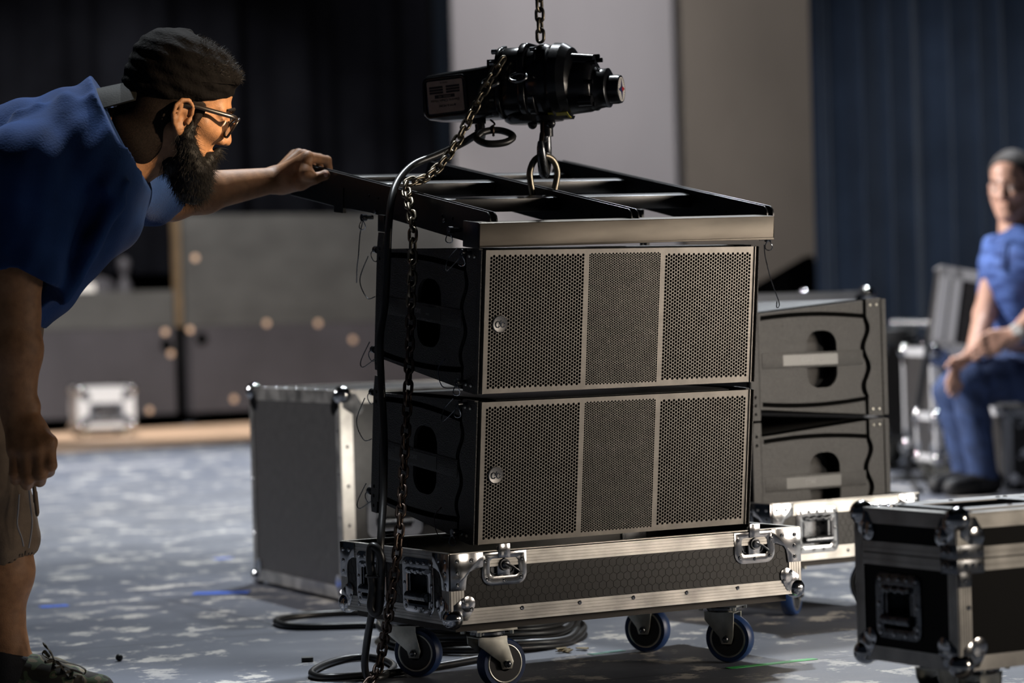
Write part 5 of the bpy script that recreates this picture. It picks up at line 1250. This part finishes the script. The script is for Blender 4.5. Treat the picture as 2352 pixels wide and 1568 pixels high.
# sock and shoe
T = Solid(A_(20, 1530, -.05)-np.array([.15, .15, .14]), A_(20, 1530, -.05)+np.array([.15, .15, .10]), .0042)
T.cone(anR+np.array([0, 0, .02]), A_(22, 1545, -.05), .045, .050, .02); T.cone(A_(22, 1545, -.05), A_(90, 1570, -.05), .046, .03, .02); T.cut(A_(40, 1496, -.05), np.array([.32, 0, 1]))
adopt(T.mesh('sock', M['sock'], man))
def shoe(c, d, nm):
    d = np.array(d)/np.linalg.norm(d); c = np.array(c); T = Solid(c-.36, c+.36, .0045); T2 = lambda u, s_, z: c+d*u+np.array([-d[1], d[0], 0])*s_+np.array([0, 0, z])
    T.cone(T2(-.055, 0, .055), T2(-.03, 0, .060), .045, .047, .02); T.cone(T2(-.03, 0, .058), T2(.09, .0, .052), .046, .040, .03); T.cone(T2(.09, 0, .045), T2(.175, .008, .034), .042, .030, .03); T.cone(T2(.02, 0, .075), T2(.07, 0, .066), .036, .032, .02)
    T.cone(T2(-.04, 0, .07), T2(-.02, 0, .20), .040, .044, .004, '-'); T.cut(c+np.array([0, 0, .014]), (0, 0, -1))
    up = adopt(T.mesh(nm, M['camo'], man))
    T = Solid(c-.36, c+.36, .0045); T.cone(T2(-.06, 0, .02), T2(.05, 0, .02), .046, .046, .03); T.cone(T2(.05, 0, .02), T2(.175, .008, .02), .046, .036, .03); T.cut(c+np.array([0, 0, .026]), (0, 0, 1)); T.cut(c+np.array([0, 0, .001]), (0, 0, -1))
    T.mesh('sole', M['sole'], up).matrix_parent_inverse = Matrix.Identity(4); return up
fR = floor_at(40, 1608); fR = np.array([A_(25, 1500)[0], Zp-.05, 0])
shR_ = shoe(fR, (.97, -.05, 0), 'shoe'); fL = np.array([anL[0]+.01, anL[1], 0]); shoe(fL, (.95, .2, 0), 'shoe')
def ribbon(pts, w_, t=.0012):
    b = MB(); b.tube(spline(pts, 7), w_, 8, flat=.28); return b
zl_ = -.085
kn = A_(124, 1514, zl_)
for pts in ([(124, 1514), (116, 1496), (104, 1484), (100, 1478), (106, 1482), (116, 1500), (126, 1516)], [(124, 1514), (150, 1520), (180, 1528), (196, 1538), (194, 1546), (180, 1542), (152, 1530), (126, 1517)], [(126, 1517), (140, 1530), (152, 1544), (162, 1556)], [(124, 1514), (112, 1512), (98, 1502), (102, 1496), (114, 1508)]):
    b = ribbon([A_(x, y, zl_-.004*(i % 2)) for i, (x, y) in enumerate(pts)], .0042); b.done('shoelace', M['lace'], shR_, sharp=80)
b = MB()
for k in range(4): b.tube([A_(104+k*22, 1520+k*12, zl_-.02), A_(124+k*20, 1516+k*12, zl_), A_(132+k*20, 1518+k*12, zl_+.04)], .0032, 6)
b.done('shoelace', M['lace'], shR_, sharp=80)
# ------------------------------------------------------------------ person seated at the right
Zq = 10.45
def Q_(x, y, dz=0.0): return at(x, y, Zq+dz)
sit = thing('person', 'person in blue shirt and jeans sitting on a flight case with hands on knees', 'person', Matrix.Translation(Vector(floor_at(2230, 1133))))
def adopt2(o): o.matrix_parent_inverse = sit.matrix_world.inverted(); return o
HQ = Head(Q_(2322, 408), (-.50, -.86, -.06), (0, 0, 1), 1.0)
hp1, hp2 = Q_(2395, 872, .12), Q_(2400, 850, .34)
k1, k2 = Q_(2222, 868, -.18), Q_(2190, 900, .0)
a1, a2 = Q_(2258, 1090, -.12), Q_(2222, 1090, .03)
s1, s2 = Q_(2296, 580, .10), Q_(2440, 580, -.10)
e1, w1 = Q_(2262, 722, -.02), Q_(2236, 810, -.20); t1_ = Q_(2178, 888, -.26)
e2, w2 = Q_(2400, 700, -.22), Q_(2330, 770, -.32); t2_ = Q_(2262, 785, -.33)
S = Solid(np.array([1.45, 9.85, 0]), np.array([2.45, 10.95, 1.35]), .0055)
HQ.skull(S); S.cone(HQ.p(-.02, 0, -.07), Q_(2330, 545), .055, .062, .03)
S.cone(Q_(2345, 610, .02), Q_(2390, 820, .18), .09, .12, .05); S.cone(s1, e1, .05, .042, .02); S.cone(e1, w1, .042, .029, .02)
S.cone(s2, e2, .05, .044, .02); S.cone(e2, w2, .044, .030, .02)
def sit_clip(T, z):
    sl, g = T.grid((eO[0]-.06, 10.42, z-.25), (2.6, 11.2, z+.05)); T.D[sl] = np.maximum(T.D[sl], np.broadcast_to(z-g[2], T.D[sl].shape)).astype(np.float32)
for (w_, t_, sd) in ((w1, t1_, 1), (w2, t2_, -1)):
    d = (t_-w_); Ln = np.linalg.norm(d); d /= Ln; sidev = np.cross(d, np.array([0.3, -.9, .2])); sidev /= np.linalg.norm(sidev)
    for i in range(4):
        o = sidev*(i-1.5)*.019; m0 = w_+d*.085+o; S.cone(w_+o*.4, m0, .019, .013, .01); L4 = (.078, .086, .080, .064)[i]
        m1 = m0+d*L4*.5+np.array([0, -.004, -.006]); m2 = m0+d*L4+np.array([0, .006, -.026]); S.cone(m0, m1, .0098, .009, .004); S.cone(m1, m2, .009, .0078, .003)
    S.cone(w_+d*.03, w_+d*.075+sidev*sd*.045, .017, .012, .01); S.cone(w_+d*.075+sidev*sd*.045, w_+d*.115+sidev*sd*.05, .0115, .0095, .004)
S.cone(Q_(2390, 820, .2), hp1, .15, .1, .05); S.cone(Q_(2390, 820, .2), hp2, .15, .1, .05)
for h_, k_, a_ in ((hp1, k1, a1), (hp2, k2, a2)): S.cone(h_, k_, .085, .056, .03); S.cone(k_, a_, .055, .036, .03); S.cone(a_, np.array([a_[0]-.06, a_[1]-.04, .035]), .034, .018, .01)
sit_clip(S, ez1+.02); adopt2(S.mesh('body', M['skin2'], sit)); del S
T = Solid(np.array([1.5, 9.9, .55]), np.array([2.45, 10.9, 1.2]), .0055)
for dz in (-.05, .07): T.cone(Q_(2352, 612, dz), Q_(2376, 780, dz+.15), .125, .142, .05); T.cone(Q_(2376, 780, dz+.15), Q_(2388, 850, dz+.2), .142, .155, .05)
T.cone(Q_(2328, 562), s1, .066, .066, .05); T.cone(Q_(2345, 560), s2, .066, .066, .05); T.cone(Q_(2326, 562, -.03), Q_(2340, 640, -.04), .06, .09, .05); T.cone(s1, Q_(2276, 668, .05), .070, .058, .03); T.cone(s2, Q_(2415, 650, -.16), .07, .062, .03)
T.wobble(lambda X, Y, Z: (.005*np.sin(40*X+34*Z+2*np.sin(13*Z))).astype(np.float32))
T.cone(HQ.p(-.02, 0, -.06), Q_(2324, 540), .060, .062, .003, '-'); T.cut(Q_(2350, 838, .1), (0, 0, -1))
shq = adopt2(T.mesh('shirt', M['shirt2'], sit)); del T
b = MB(); b.tube([Q_(2312, 548, -.125), Q_(2304, 580, -.135), Q_(2300, 620, -.150)], .006, 6, flat=.4); b.done('placket', M['tee'], shq)
T = Solid(np.array([1.45, 9.85, .03]), np.array([2.45, 10.95, .85]), .006)
T.cone(Q_(2390, 825, .2), hp1, .16, .11, .05); T.cone(Q_(2390, 825, .2), hp2, .16, .11, .05)
for h_, k_, a_ in ((hp1, k1, a1), (hp2, k2, a2)): T.cone(h_, k_, .100, .072, .03); T.cone(k_, a_+np.array([0, 0, .0]), .072, .056, .03)
T.wobble(lambda X, Y, Z: (.003*np.sin(60*X+50*Z+20*Y+2*np.sin(20*Z))).astype(np.float32)); T.cut((0, 0, .055), (0, 0, -1)); T.cut(Q_(2390, 795), (0, 0, 1))
sit_clip(T, ez1+.012); adopt2(T.mesh('jeans', M['jean'], sit)); del T
B = Solid(HQ.C-.16, HQ.C+.16, .005); HQ.e(B, (-.018, 0, .020), (.099, .080, .089), .01); HQ.e(B, (.030, 0, .028), (.072, .066, .064), .02); B.cut(HQ.p(.070, 0, .048), HQ.A[0]*.80-HQ.A[2]*.60); B.cut(HQ.p(0, 0, -.045), -HQ.A[2]); adopt2(B.mesh('hair', M['hair2'], sit)); del B
for y in (-1, 1):
    b = MB(); b.sph(HQ.p(.0855, y*.031, -.037), .0118, 8); ey = adopt2(b.done('eye', M['eye'], sit, sharp=80)); b = MB(); b.sph(HQ.p(.0935, y*.031, -.037), .0052, 8); b.done('iris', M['hair'], ey)
b = MB()
for y in (-1, 1): b.tube([HQ.p(.108, y*.012, -.014), HQ.p(.105, y*.030, -.008), HQ.p(.090, y*.046, -.014)], [.003, .0038, .002], 6)
adopt2(b.done('eyebrows', M['hair'], sit, sharp=80))
d = (w2-e2)/np.linalg.norm(w2-e2); b = MB(); b.lathe([(-.012, .035), (.012, .035), (.012, .030), (-.012, .030)], w2-d*.012, d, 20, cap=False); wt = adopt2(b.done('wristwatch', M['white'], sit)); b = MB(); b.cyl(w2-d*.012+np.array([-.004, -.034, .012]), w2-d*.012+np.array([-.005, -.042, .015]), .019, n=20); b.done('watch_case', M['white'], wt)  # watch metal coloured white in place of a bright reflection
for a_ in (a1, a2):
    T = Solid(np.array([a_[0]-.3, a_[1]-.25, -.01]), np.array([a_[0]+.15, a_[1]+.15, .16]), .0055); f0 = np.array([a_[0], a_[1], .05]); T.cone(f0+np.array([.03, .02, -.005]), f0+np.array([-.13, -.08, -.018]), .048, .036, .02); T.cone(f0, f0+np.array([0, 0, .04]), .050, .050, .02); T.cut((0, 0, .002), (0, 0, -1)); adopt2(T.mesh('shoe', M['vinyl'], sit))
# children of parts built in world space keep their place
bpy.context.view_layer.update()
